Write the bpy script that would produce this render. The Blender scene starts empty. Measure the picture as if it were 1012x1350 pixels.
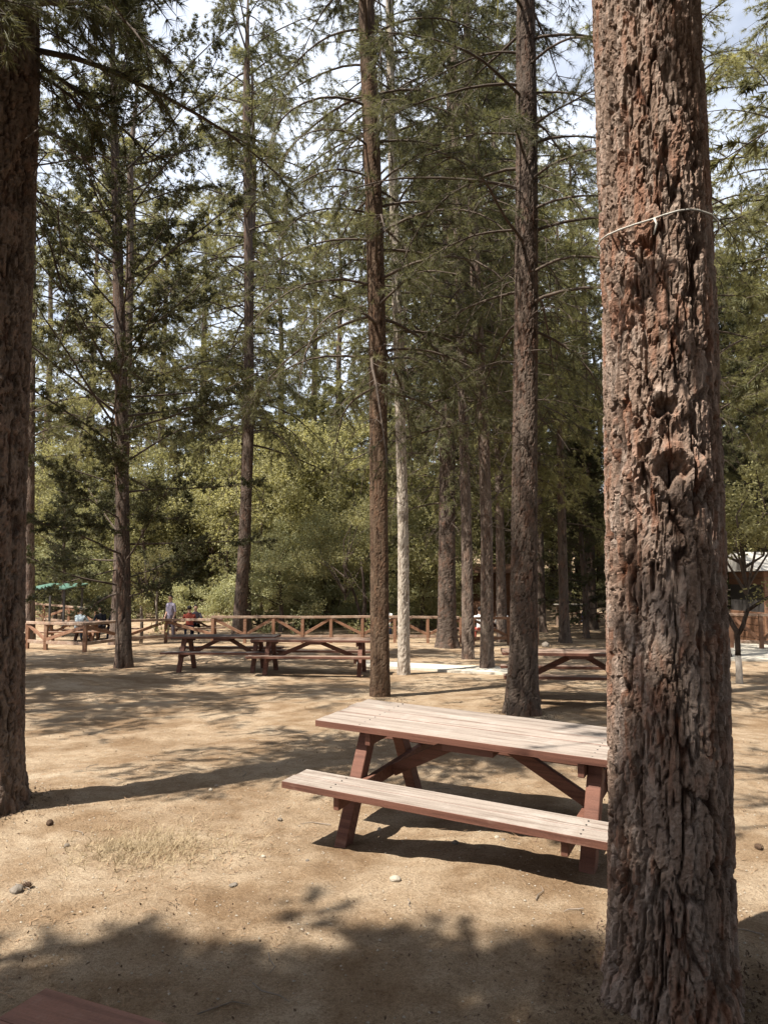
import bpy, bmesh, math, random
import numpy as np
from mathutils import Vector, Matrix, Quaternion

SC = bpy.context.scene
COL = SC.collection
R = math.radians
random.seed(11)

# ------------------------------------------------------------------ camera
FPX, IMW, IMH, HOR, CAMH = 960.0, 1012.0, 1350.0, 765.0, 1.75
PITCH = math.atan((HOR - IMH / 2) / FPX)
cam_data = bpy.data.cameras.new('camera')
cam = bpy.data.objects.new('camera', cam_data)
COL.objects.link(cam)
cam.location = (0, 0, CAMH)
cam.rotation_euler = (math.pi / 2 + PITCH, 0, 0)
cam_data.sensor_fit = 'VERTICAL'
cam_data.sensor_height = 36.0
cam_data.lens = 36.0 * FPX / IMH
cam_data.clip_start = 0.05
cam_data.clip_end = 3000
SC.camera = cam

# ------------------------------------------------------------------ light
SUN_EL = R(61)
LTX, LTY = 0.839, 0.545              # horizontal travel of the light
world = bpy.data.worlds.new('World')
SC.world = world
world.use_nodes = True
wn = world.node_tree
wn.nodes.clear()
w_out = wn.nodes.new('ShaderNodeOutputWorld')
w_bg = wn.nodes.new('ShaderNodeBackground')
w_sky = wn.nodes.new('ShaderNodeTexSky')
w_sky.sky_type = 'NISHITA'
w_sky.sun_disc = False
w_sky.sun_elevation = SUN_EL
w_sky.sun_rotation = math.atan2(-LTX, -LTY)
w_sky.air_density = 1.0
w_sky.dust_density = 0.8
w_sky.ozone_density = 1.0
w_bg.inputs['Strength'].default_value = 0.05
wn.links.new(w_sky.outputs[0], w_bg.inputs[0])
# thin bright cloud veil over the whole sky
w_tc = wn.nodes.new('ShaderNodeTexCoord')
w_map = wn.nodes.new('ShaderNodeMapping'); w_map.inputs['Scale'].default_value = (1.0, 1.0, 2.2)
w_n = wn.nodes.new('ShaderNodeTexNoise'); w_n.inputs['Scale'].default_value = 2.3; w_n.inputs['Detail'].default_value = 6; w_n.inputs['Roughness'].default_value = 0.6
w_r = wn.nodes.new('ShaderNodeMapRange'); w_r.inputs['From Min'].default_value = 0.32; w_r.inputs['From Max'].default_value = 0.60
w_r.inputs['To Min'].default_value = 0.20; w_r.inputs['To Max'].default_value = 0.44
w_veil = wn.nodes.new('ShaderNodeBackground'); w_veil.inputs['Color'].default_value = (0.97, 0.98, 1.0, 1)
w_add = wn.nodes.new('ShaderNodeAddShader')
wn.links.new(w_tc.outputs['Generated'], w_map.inputs[0]); wn.links.new(w_map.outputs[0], w_n.inputs['Vector'])
wn.links.new(w_n.outputs['Fac'], w_r.inputs['Value']); wn.links.new(w_r.outputs[0], w_veil.inputs['Strength'])
wn.links.new(w_bg.outputs[0], w_add.inputs[0]); wn.links.new(w_veil.outputs[0], w_add.inputs[1])
wn.links.new(w_add.outputs[0], w_out.inputs[0])

sun_data = bpy.data.lights.new('sun', 'SUN')
sun_data.energy = 5.0
sun_data.angle = R(0.42)
sun_data.color = (1.0, 0.94, 0.84)
sun = bpy.data.objects.new('sun', sun_data)
COL.objects.link(sun)
sun.rotation_euler = Vector((LTX * math.cos(SUN_EL), LTY * math.cos(SUN_EL), -math.sin(SUN_EL))).to_track_quat('-Z', 'Y').to_euler()
sun.location = (-20, -10, 40)

SC.view_settings.view_transform = 'Standard'
SC.view_settings.look = 'None'
SC.view_settings.gamma = 1.0
SC.view_settings.exposure = 1.3
SC.view_settings.use_curve_mapping = False
SC.cycles.max_bounces = 6
SC.cycles.diffuse_bounces = 3
SC.cycles.glossy_bounces = 2
SC.cycles.transmission_bounces = 3
SC.cycles.sample_clamp_indirect = 6.0
SC.cycles.use_denoising = True

# ------------------------------------------------------------------ noise in numpy
def _hash(i, j, k=0, seed=0):
    n = (np.asarray(i).astype(np.int64) * 374761393 + np.asarray(j).astype(np.int64) * 668265263
         + np.asarray(k).astype(np.int64) * 2147483647 + seed * 974634811) & 0xFFFFFFFF
    n = ((n ^ (n >> 13)) * 1274126177) & 0xFFFFFFFF
    n = ((n ^ (n >> 16)) * 2246822519) & 0xFFFFFFFF
    n = n ^ (n >> 15)
    return (n & 0xFFFFFF) / float(0x1000000)

def vnoise(x, y, seed=0, period=None):
    xi, yi = np.floor(x), np.floor(y)
    fx, fy = x - xi, y - yi
    fx = fx * fx * (3 - 2 * fx); fy = fy * fy * (3 - 2 * fy)
    x1 = xi + 1
    if period is not None:
        xi = np.mod(xi, period); x1 = np.mod(x1, period)
    a, b = _hash(xi, yi, 0, seed), _hash(x1, yi, 0, seed)
    c, d = _hash(xi, yi + 1, 0, seed), _hash(x1, yi + 1, 0, seed)
    return (a * (1 - fx) + b * fx) * (1 - fy) + (c * (1 - fx) + d * fx) * fy

def fbm(x, y, octv=4, seed=0, period=None):
    s, a, t = 0.0, 0.5, 0.0
    for o in range(octv):
        f = 2 ** o
        s = s + a * vnoise(x * f, y * f, seed + o * 17, None if period is None else period * f)
        t += a; a *= 0.5
    return s / t

def cells(U, V, nx, seed=0):
    """F1, F2 and a random number of the closest cell; periodic in U."""
    iu, iv = np.floor(U), np.floor(V)
    f1 = np.full(U.shape, 9.0); f2 = np.full(U.shape, 9.0); idr = np.zeros(U.shape)
    for du in (-1, 0, 1):
        for dv in (-1, 0, 1):
            cu, cv = iu + du, iv + dv
            cm = np.mod(cu, nx)
            px = cu + 0.15 + 0.7 * _hash(cm, cv, 1, seed)
            py = cv + 0.1 + 0.8 * _hash(cm, cv, 2, seed)
            d = np.sqrt((U - px) ** 2 + (V - py) ** 2)
            r = _hash(cm, cv, 3, seed)
            near = d < f1
            f2 = np.where(near, f1, np.minimum(f2, d))
            idr = np.where(near, r, idr)
            f1 = np.where(near, d, f1)
    return f1, f2, idr

def sstep(a, b, x):
    t = np.clip((x - a) / (b - a), 0, 1)
    return t * t * (3 - 2 * t)

# ------------------------------------------------------------------ terrain height
TAB_YAW, TAB_X, TAB_Y = -0.479, -0.312, 5.803
def ground_z(x, y, fine=True):
    x = np.asarray(x, float); y = np.asarray(y, float)
    z = -0.026 * (sstep(4, 10, y) * (np.clip(y, 4, 29) - 6))
    z = z + 0.085 * np.clip(y - 31, 0, 40) * sstep(29, 42, y) + 0.2 * np.clip(y - 62, 0, 60)
    z = z + 0.03 * np.clip(-x - 14, 0, 80)
    # tilt round the near table, mound at its end and at the trunks
    dx, dy = x - 0.9, y - 4.75
    z = z + 0.075 * np.exp(-(dx ** 2 / 0.5 + dy ** 2 / 0.5))
    z = z - 0.035 * np.exp(-((x + 0.3) ** 2 / 0.5 + (y - 5.2) ** 2 / 0.3))
    z = z + 0.06 * np.exp(-((x - 1.27) ** 2 + (y - 3.3) ** 2) / 0.35)
    z = z + 0.05 * np.exp(-((x + 2.96) ** 2 + (y - 5.9) ** 2) / 0.4)
    z = z + 0.16 * np.exp(-((x + 6.4) ** 2 / 0.9 + (y - 14.3) ** 2 / 1.2))
    if fine:
        z = z + 0.09 * (fbm(x * 0.35 + 40, y * 0.35 + 90, 3, 5) - 0.5) * sstep(2, 7, y)
        z = z + 0.030 * (fbm(x * 2.2 + 70, y * 2.2 + 11, 4, 9) - 0.5)
        z = z + 0.55 * (fbm(x * 0.06 + 9, y * 0.06 + 3, 2, 21) - 0.5) * sstep(30, 50, y)
    return z

def gz(x, y):
    return float(ground_z(np.array([x]), np.array([y]))[0])

CP, SP = math.cos(PITCH), math.sin(PITCH)
def ray(px, py):
    a, b = (px - IMW / 2) / FPX, (py - IMH / 2) / FPX
    return Vector((a, CP + b * SP, SP - b * CP))

def on_ground(px, py):
    d = ray(px, py)
    t = -CAMH / d.z
    for _ in range(40):
        x, y = d.x * t, d.y * t
        t = t * 0.5 + 0.5 * (gz(x, y) - CAMH) / d.z
    return Vector((d.x * t, d.y * t, gz(d.x * t, d.y * t)))

def at_y(px, py, Y):
    d = ray(px, py)
    t = Y / d.y
    return Vector((d.x * t, Y, CAMH + d.z * t))

def depth_px(p):
    """metres per photo pixel at point p"""
    return (p.y * CP + (p.z - CAMH) * SP) / FPX

# ------------------------------------------------------------------ object helpers
def tag(o, label=None, cat=None, group=None, kind=None):
    if label: o['label'] = label
    if cat: o['category'] = cat
    if group: o['group'] = group
    if kind: o['kind'] = kind
    return o

def empty(name, loc=(0, 0, 0), rz=0.0):
    o = bpy.data.objects.new(name, None)
    o.empty_display_size = 0.2
    COL.objects.link(o)
    o.location = loc
    o.rotation_euler = (0, 0, rz)
    return o

def link(name, me, parent=None):
    o = bpy.data.objects.new(name, me)
    COL.objects.link(o)
    if parent is not None: o.parent = parent
    return o

def copy_tree(o, parent=None):
    c = o.copy()
    COL.objects.link(c)
    c.parent = parent
    for ch in list(o.children):
        copy_tree(ch, c)
    return c

def np_mesh(name, verts, tris=None, quads=None, mats=(), tri_mat=None, quad_mat=None, smooth_quads=True, smooth_tris=False, attr=None):
    me = bpy.data.meshes.new(name)
    verts = np.asarray(verts, np.float32)
    tris = np.zeros((0, 3), np.int32) if tris is None else np.asarray(tris, np.int32)
    quads = np.zeros((0, 4), np.int32) if quads is None else np.asarray(quads, np.int32)
    nt, nq = len(tris), len(quads)
    me.vertices.add(len(verts)); me.vertices.foreach_set('co', verts.ravel())
    me.loops.add(nt * 3 + nq * 4)
    me.loops.foreach_set('vertex_index', np.concatenate([quads.ravel(), tris.ravel()]))
    me.polygons.add(nt + nq)
    starts = np.concatenate([np.arange(nq) * 4, nq * 4 + np.arange(nt) * 3]).astype(np.int32)
    me.polygons.foreach_set('loop_start', starts)
    for m in mats: me.materials.append(m)
    mi = np.concatenate([np.zeros(nq, np.int32) if quad_mat is None else np.broadcast_to(quad_mat, nq),
                         np.zeros(nt, np.int32) if tri_mat is None else np.broadcast_to(tri_mat, nt)]).astype(np.int32)
    me.polygons.foreach_set('material_index', mi)
    sm = np.concatenate([np.full(nq, smooth_quads), np.full(nt, smooth_tris)])
    me.polygons.foreach_set('use_smooth', sm)
    if attr is not None:
        for k, v in attr.items():
            a = me.attributes.new(k, 'FLOAT', 'POINT')
            a.data.foreach_set('value', np.asarray(v, np.float32))
    me.update(calc_edges=True)
    me.validate()
    return me

class MB:
    """collects boxes and tubes of one part in a bmesh"""
    def __init__(self): self.bm = bmesh.new()
    def box(self, c, s, rot=None, bevel=0.0):
        m = Matrix.Translation(c) @ (rot.to_4x4() if rot is not None else Matrix.Identity(4)) @ Matrix.Diagonal((s[0], s[1], s[2], 1))
        r = bmesh.ops.create_cube(self.bm, size=1.0, matrix=m)
        if bevel:
            es = list({e for v in r['verts'] for e in v.link_edges})
            bmesh.ops.bevel(self.bm, geom=es, offset=bevel, segments=1, affect='EDGES')
        return self
    def bar(self, a, b, w, h, bevel=0.0, up=(0, 0, 1)):
        a, b = Vector(a), Vector(b)
        d = b - a
        x = d.normalized()
        y = Vector(up).cross(x)
        if y.length < 1e-4: y = Vector((0, 1, 0)).cross(x)
        y.normalize()
        z = x.cross(y)
        return self.box((a + b) / 2, (d.length, w, h), Matrix((x, y, z)).transposed(), bevel)
    def tube(self, pts, radii, n=8, cap=True):
        pts = [Vector(p) for p in pts]
        rings = []
        ref = Vector((0.31, 0.17, 0.93))
        for i, p in enumerate(pts):
            t = (pts[min(i + 1, len(pts) - 1)] - pts[max(i - 1, 0)]).normalized()
            u = ref.cross(t)
            if u.length < 1e-3: u = Vector((1, 0, 0)).cross(t)
            u.normalize(); v = t.cross(u)
            rings.append([self.bm.verts.new(p + (u * math.cos(2 * math.pi * k / n) + v * math.sin(2 * math.pi * k / n)) * radii[i]) for k in range(n)])
        for i in range(len(rings) - 1):
            for k in range(n):
                self.bm.faces.new((rings[i][k], rings[i][(k + 1) % n], rings[i + 1][(k + 1) % n], rings[i + 1][k]))
        if cap:
            self.bm.faces.new(list(reversed(rings[0]))); self.bm.faces.new(rings[-1])
        return self
    def mesh(self, name, mats, top_slot=None, smooth=False):
        self.bm.normal_update()
        me = bpy.data.meshes.new(name)
        for f in self.bm.faces:
            f.smooth = smooth
            if top_slot is not None and f.normal.z > 0.8: f.material_index = top_slot
        self.bm.to_mesh(me); self.bm.free()
        for m in (mats if isinstance(mats, (list, tuple)) else [mats]): me.materials.append(m)
        return me
    def build(self, name, mats, parent=None, top_slot=None, smooth=False):
        return link(name, self.mesh(name, mats, top_slot, smooth), parent)

# ------------------------------------------------------------------ materials
class NT:
    def __init__(self, name, rough=0.85, spec=0.25):
        self.m = bpy.data.materials.new(name); self.m.use_nodes = True
        self.t = self.m.node_tree; self.N = self.t.nodes; self.L = self.t.links
        self.b = self.N['Principled BSDF']
        self.b.inputs['Roughness'].default_value = rough
        self.b.inputs['Specular IOR Level'].default_value = spec
    def n(self, t, **kw):
        x = self.N.new(t)
        for k, v in kw.items(): setattr(x, k, v)
        return x
    def coords(self, scale=(1, 1, 1), out='Object'):
        tc = self.n('ShaderNodeTexCoord'); mp = self.n('ShaderNodeMapping')
        mp.inputs['Scale'].default_value = scale
        self.L.new(tc.outputs[out], mp.inputs['Vector'])
        return mp.outputs[0]
    def noise(self, vec, scale, detail=4, rough=0.55, dist=0.0):
        x = self.n('ShaderNodeTexNoise'); x.inputs['Scale'].default_value = scale
        x.inputs['Detail'].default_value = detail; x.inputs['Roughness'].default_value = rough
        x.inputs['Distortion'].default_value = dist
        if vec is not None: self.L.new(vec, x.inputs['Vector'])
        return x.outputs['Fac']
    def ramp(self, fac, stops):
        x = self.n('ShaderNodeValToRGB'); e = x.color_ramp.elements
        while len(e) < len(stops): e.new(0.5)
        for i, (p, c) in enumerate(stops):
            e[i].position = p; e[i].color = (c[0], c[1], c[2], 1) if not isinstance(c, (int, float)) else (c, c, c, 1)
        self.L.new(fac, x.inputs[0])
        return x.outputs[0]
    def mix(self, fac, a, b, mode='MIX'):
        x = self.n('ShaderNodeMix', data_type='RGBA', blend_type=mode)
        for s, v in ((0, fac), (6, a), (7, b)):
            if isinstance(v, (int, float)): x.inputs[s].default_value = v
            elif isinstance(v, (tuple, list)): x.inputs[s].default_value = (v[0], v[1], v[2], 1)
            else: self.L.new(v, x.inputs[s])
        return x.outputs[2]
    def math(self, op, a, b=0.0):
        x = self.n('ShaderNodeMath', operation=op)
        for i, v in enumerate((a, b)):
            if isinstance(v, (int, float)): x.inputs[i].default_value = v
            else: self.L.new(v, x.inputs[i])
        return x.outputs[0]
    def bump(self, h, strength=0.5, dist=0.01):
        x = self.n('ShaderNodeBump'); x.inputs['Strength'].default_value = strength; x.inputs['Distance'].default_value = dist
        self.L.new(h, x.inputs['Height'])
        self.L.new(x.outputs[0], self.b.inputs['Normal'])
    def color(self, c):
        if isinstance(c, (tuple, list)): self.b.inputs['Base Color'].default_value = (c[0], c[1], c[2], 1)
        else: self.L.new(c, self.b.inputs['Base Color'])
    def attr(self, name):
        x = self.n('ShaderNodeAttribute'); x.attribute_name = name
        return x.outputs['Fac']

def mat_ground():
    k = NT('dirt', 0.95, 0.1)
    v = k.coords()
    big = k.noise(v, 0.55, 5, 0.6)
    mid = k.noise(v, 5.0, 6, 0.65)
    fin = k.noise(v, 55.0, 5, 0.7)
    gra = k.noise(v, 210.0, 3, 0.7)
    c1 = k.ramp(big, [(0.3, (0.24, 0.172, 0.112)), (0.5, (0.345, 0.266, 0.184)), (0.7, (0.43, 0.35, 0.258))])
    c2 = k.ramp(mid, [(0.35, (0.72, 0.66, 0.60)), (0.6, (1.0, 1.0, 1.0))])
    c3 = k.ramp(fin, [(0.36, (0.62, 0.57, 0.52)), (0.52, (1.0, 1.0, 1.0)), (0.72, (1.18, 1.16, 1.12))])
    c4 = k.ramp(gra, [(0.34, (0.42, 0.39, 0.36)), (0.5, (1, 1, 1)), (0.68, (1.4, 1.38, 1.36))])
    wear = k.noise(v, 1.7, 5, 0.62, 0.5)
    c1 = k.mix(0.8, c1, k.ramp(wear, [(0.38, (0.68, 0.60, 0.52)), (0.55, (1, 1, 1)), (0.72, (1.1, 1.1, 1.1))]), 'MULTIPLY')
    c = k.mix(0.8, c1, c2, 'MULTIPLY'); c = k.mix(0.7, c, c3, 'MULTIPLY'); c = k.mix(0.75, c, c4, 'MULTIPLY')
    k.color(c)
    h = k.math('ADD', k.math('MULTIPLY', fin, 1.0), k.math('MULTIPLY', gra, 0.45))
    h = k.math('ADD', h, k.math('MULTIPLY', mid, 2.0))
    k.bump(h, 0.9, 0.022)
    return k.m

def mat_bark(name, outer, inner, grey, red=0.3, grain=1.0, bump=0.6):
    k = NT(name, 0.92, 0.12)
    v = k.coords((1, 1, 0.22)); v1 = k.coords()
    pl = k.attr('plate'); rd = k.attr('tone')
    n1 = k.noise(v, 9 * grain, 5, 0.65, 0.6)
    n2 = k.noise(v1, 34 * grain, 5, 0.7)
    n3 = k.noise(v1, 1.7, 3, 0.6)
    c = k.mix(k.ramp(pl, [(0.15, 0.0), (0.75, 1.0)]), inner, outer)
    c = k.mix(k.ramp(n1, [(0.45, 0.0), (0.66, 1.0)]), c, grey)
    redm = k.math('MULTIPLY', k.ramp(k.math('ADD', k.math('MULTIPLY', n3, 0.6), k.math('MULTIPLY', rd, 0.4)), [(0.52, 0.0), (0.66, 1.0)]), red)
    c = k.mix(redm, c, (0.20, 0.075, 0.036))
    c = k.mix(0.85, c, k.ramp(n2, [(0.3, (0.5, 0.48, 0.46)), (0.5, (1, 1, 1)), (0.75, (1.3, 1.27, 1.25))]), 'MULTIPLY')
    c = k.mix(0.6, c, k.ramp(rd, [(0.0, (0.62, 0.6, 0.58)), (1.0, (1.2, 1.18, 1.15))]), 'MULTIPLY')
    k.color(c)
    k.bump(k.math('ADD', k.math('MULTIPLY', n1, 1.0), k.math('MULTIPLY', n2, 0.8)), bump, 0.02)
    return k.m

def mat_leaf(name, dark, light, trans=0.35, scale=0.7, rough=0.6):
    m = bpy.data.materials.new(name); m.use_nodes = True
    k = NT.__new__(NT); k.m = m; k.t = m.node_tree; k.N = k.t.nodes; k.L = k.t.links
    k.N.clear()
    out = k.n('ShaderNodeOutputMaterial')
    v = k.coords()
    n = k.noise(v, scale, 2, 0.5); n2 = k.noise(v, scale * 9, 2, 0.6)
    oi = k.n('ShaderNodeObjectInfo')
    f = k.math('ADD', k.math('MULTIPLY', n, 0.55), k.math('MULTIPLY', n2, 0.45))
    f = k.math('ADD', f, k.math('MULTIPLY', k.math('SUBTRACT', oi.outputs['Random'], 0.5), 0.22))
    c = k.ramp(f, [(0.34, dark), (0.66, light)])
    p = k.n('ShaderNodeBsdfPrincipled'); p.inputs['Roughness'].default_value = rough; p.inputs['Specular IOR Level'].default_value = 0.2
    tr = k.n('ShaderNodeBsdfTranslucent')
    k.L.new(c, p.inputs['Base Color'])
    k.L.new(k.mix(1.0, c, (1.2, 1.16, 0.82), 'MULTIPLY'), tr.inputs['Color'])
    mx = k.n('ShaderNodeMixShader'); mx.inputs[0].default_value = trans
    k.L.new(p.outputs[0], mx.inputs[1]); k.L.new(tr.outputs[0], mx.inputs[2]); k.L.new(mx.outputs[0], out.inputs[0])
    return m

def mat_wood(name, base, dark, worn=None, worn_amt=0.0, rough=0.75, spec=0.3, grain=1.0, axis=0):
    k = NT(name, rough, spec)
    s = [34 * grain, 34 * grain, 34 * grain]; s[axis] = 1.6
    v = k.coords(tuple(s)); v1 = k.coords()
    oi = k.n('ShaderNodeObjectInfo')
    off = k.n('ShaderNodeVectorMath', operation='ADD'); k.L.new(v, off.inputs[0])
    cb = k.n('ShaderNodeCombineXYZ'); r10 = k.math('MULTIPLY', oi.outputs['Random'], 37.0)
    for i in range(3): k.L.new(r10, cb.inputs[i])
    k.L.new(cb.outputs[0], off.inputs[1])
    g = k.noise(off.outputs[0], 1.0, 6, 0.65, 0.4)
    p = k.noise(v1, 4.0, 5, 0.65)
    f = k.noise(v1, 120.0, 3, 0.6)
    c = k.ramp(g, [(0.32, dark), (0.5, base), (0.72, tuple(min(1, x * 1.18) for x in base))])
    if worn is not None:
        w = k.ramp(k.math('ADD', k.math('MULTIPLY', p, 0.65), k.math('MULTIPLY', g, 0.35)), [(0.55 - worn_amt * 0.25, 0.0), (0.66 - worn_amt * 0.2, 1.0)])
        c = k.mix(w, c, worn)
    c = k.mix(0.5, c, k.ramp(f, [(0.3, 0.7), (0.6, 1.05)]), 'MULTIPLY')
    c = k.mix(0.5, c, k.ramp(oi.outputs['Random'], [(0.0, 0.82), (1.0, 1.1)]), 'MULTIPLY')
    k.color(c)
    k.bump(k.math('ADD', g, k.math('MULTIPLY', f, 0.3)), 0.45, 0.006)
    return k.m

def mat_plain(name, c, rough=0.8, var=0.25, scale=18, spec=0.3, bump=0.0):
    k = NT(name, rough, spec)
    v = k.coords()
    n = k.noise(v, scale, 5, 0.65)
    k.color(k.mix(var, c, k.ramp(n, [(0.3, 0.3), (0.65, 1.35)]), 'MULTIPLY'))
    if bump: k.bump(n, bump, 0.02)
    return k.m

M = {}
M['ground'] = mat_ground()
M['bark_big'] = mat_bark('bark_redbrown', (0.225, 0.158, 0.122), (0.058, 0.034, 0.025), (0.345, 0.275, 0.232), 0.5, 1.3, 0.9)
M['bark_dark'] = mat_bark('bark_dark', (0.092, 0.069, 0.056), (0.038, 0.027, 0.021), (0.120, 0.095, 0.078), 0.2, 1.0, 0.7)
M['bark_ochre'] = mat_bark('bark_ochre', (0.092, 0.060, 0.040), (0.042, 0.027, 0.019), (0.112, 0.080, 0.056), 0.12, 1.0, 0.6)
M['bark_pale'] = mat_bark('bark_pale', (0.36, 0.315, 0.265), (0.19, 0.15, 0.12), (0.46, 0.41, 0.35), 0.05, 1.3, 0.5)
M['bark_mid'] = mat_bark('bark_mid', (0.125, 0.094, 0.077), (0.048, 0.034, 0.027), (0.175, 0.142, 0.118), 0.15, 1.0, 0.7)
M['twig'] = mat_plain('twig_bark', (0.075, 0.055, 0.042), 0.9, 0.5, 14)
M['twig_grey'] = mat_plain('dead_twig', (0.20, 0.165, 0.135), 0.9, 0.5, 14)
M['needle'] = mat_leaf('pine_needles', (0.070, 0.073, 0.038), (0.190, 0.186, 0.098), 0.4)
M['needle_lit'] = mat_leaf('pine_needles_sunlit', (0.145, 0.142, 0.066), (0.34, 0.325, 0.16), 0.5)  # lighter copy of the needles, sunlight put into the colour
M['spray'] = mat_leaf('cypress_sprays', (0.036, 0.039, 0.021), (0.100, 0.099, 0.050), 0.3)
M['leaf'] = mat_leaf('broad_leaves', (0.17, 0.163, 0.082), (0.41, 0.388, 0.208), 0.5)
M['leaf_pale'] = mat_leaf('olive_leaves', (0.18, 0.185, 0.095), (0.42, 0.415, 0.235), 0.38)
M['top_worn'] = mat_wood('weathered_plank_top', (0.255, 0.215, 0.185), (0.14, 0.106, 0.086), (0.31, 0.272, 0.242), 0.1, 0.85, 0.15)
M['paint'] = mat_wood('red_brown_paint', (0.140, 0.062, 0.042), (0.085, 0.036, 0.025), (0.20, 0.115, 0.085), 0.0, 0.7, 0.25)
M['top_brown'] = mat_wood('brown_plank_top', (0.20, 0.135, 0.10), (0.125, 0.078, 0.055), (0.28, 0.22, 0.18), 0.15, 0.7, 0.3)
M['top_grey'] = mat_wood('grey_plank_top', (0.13, 0.108, 0.096), (0.085, 0.067, 0.058), (0.18, 0.157, 0.14), 0.1, 0.75, 0.3)
M['top_red'] = mat_wood('glossy_red_plank_top', (0.26, 0.118, 0.082), (0.17, 0.072, 0.050), (0.34, 0.20, 0.155), 0.1, 0.42, 0.45)
M['rail'] = mat_wood('orange_fence_wood', (0.215, 0.112, 0.066), (0.13, 0.062, 0.036), (0.29, 0.185, 0.125), 0.1, 0.7, 0.3)
M['rail_pale'] = mat_wood('bleached_rail_wood', (0.27, 0.178, 0.125), (0.165, 0.10, 0.066), (0.36, 0.275, 0.21), 0.3, 0.75, 0.3)
M['hut'] = mat_wood('hut_boards', (0.17, 0.085, 0.048), (0.10, 0.05, 0.03), (0.25, 0.15, 0.1), 0.0, 0.75, 0.3)
M['concrete'] = mat_plain('pale_concrete', (0.46, 0.42, 0.35), 0.9, 0.3, 7, 0.2, 0.2)
M['stone'] = mat_plain('grey_stone', (0.17, 0.145, 0.12), 0.9, 0.5, 26, 0.2, 0.5)
M['stone_pale'] = mat_plain('pale_stone', (0.33, 0.29, 0.235), 0.9, 0.4, 26, 0.2, 0.4)
M['cone'] = mat_plain('pine_cone_scale', (0.10, 0.062, 0.040), 0.85, 0.5, 40)
M['straw'] = mat_plain('dry_grass', (0.40, 0.315, 0.20), 0.9, 0.3, 9)
M['litter'] = mat_plain('needle_litter', (0.26, 0.165, 0.095), 0.9, 0.4, 9)
M['cord'] = mat_plain('pale_cord', (0.42, 0.40, 0.36), 0.7, 0.3, 30)
M['green_roof'] = mat_plain('green_sheet', (0.075, 0.15, 0.115), 0.5, 0.2, 4)
M['pale_roof'] = mat_plain('pale_roof_sheet', (0.36, 0.34, 0.31), 0.5, 0.2, 4)
M['dark_metal_and_shade'] = mat_plain('dark_metal_and_shade', (0.05, 0.045, 0.042), 0.5, 0.2, 12)
M['whitewash'] = mat_plain('whitewash', (0.34, 0.30, 0.26), 0.9, 0.3, 20)
M['skin'] = mat_plain('skin', (0.44, 0.27, 0.19), 0.6, 0.1, 8)
M['hair'] = mat_plain('dark_hair', (0.018, 0.014, 0.012), 0.5, 0.3, 30)
M['shoe'] = mat_plain('shoe', (0.04, 0.035, 0.035), 0.6, 0.2, 10)
def cloth(name, c): return mat_plain(name, c, 0.9, 0.2, 14, 0.1)

# ------------------------------------------------------------------ ground sheet
def build_ground():
    def axis(fine, step, far, growth):
        a = list(np.arange(0, fine, step)); s = step
        while a[-1] < far:
            s *= growth; a.append(a[-1] + s)
        return np.array(a)
    yp = axis(8.5, 0.045, 420, 1.05); yn = -axis(1.0, 0.2, 60, 1.3)[1:][::-1]
    ys = np.concatenate([yn + 1.0, yp + 1.0])
    xp = axis(3.2, 0.045, 300, 1.055); xs = np.concatenate([-xp[1:][::-1], xp])
    X, Y = np.meshgrid(xs, ys)
    Z = ground_z(X, Y)
    nx, ny = len(xs), len(ys)
    # small clods, footprints and worn hollows near the camera
    near = np.exp(-((X / 7.0) ** 2 + ((Y - 5) / 8.0) ** 2))
    cl = fbm(X * 9, Y * 9, 3, 31)
    Z = Z + near * 0.022 * (cl - 0.5)
    f1, f2, rr = cells(X * 3.3, Y * 3.3, 10 ** 6, 77)
    Z = Z - near * 0.012 * np.where(rr > 0.62, sstep(0.38, 0.12, f1), 0)
    V = np.stack([X, Y, Z], -1).reshape(-1, 3)
    i = np.arange((ny - 1) * (nx - 1)); r, c = i // (nx - 1), i % (nx - 1)
    q = np.stack([r * nx + c, r * nx + c + 1, (r + 1) * nx + c + 1, (r + 1) * nx + c], -1)
    o = link('ground', np_mesh('ground', V, quads=q, mats=[M['ground']]))
    tag(o, 'dry sandy brown dirt floor of the picnic ground', 'ground', kind='structure')
build_ground()

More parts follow.
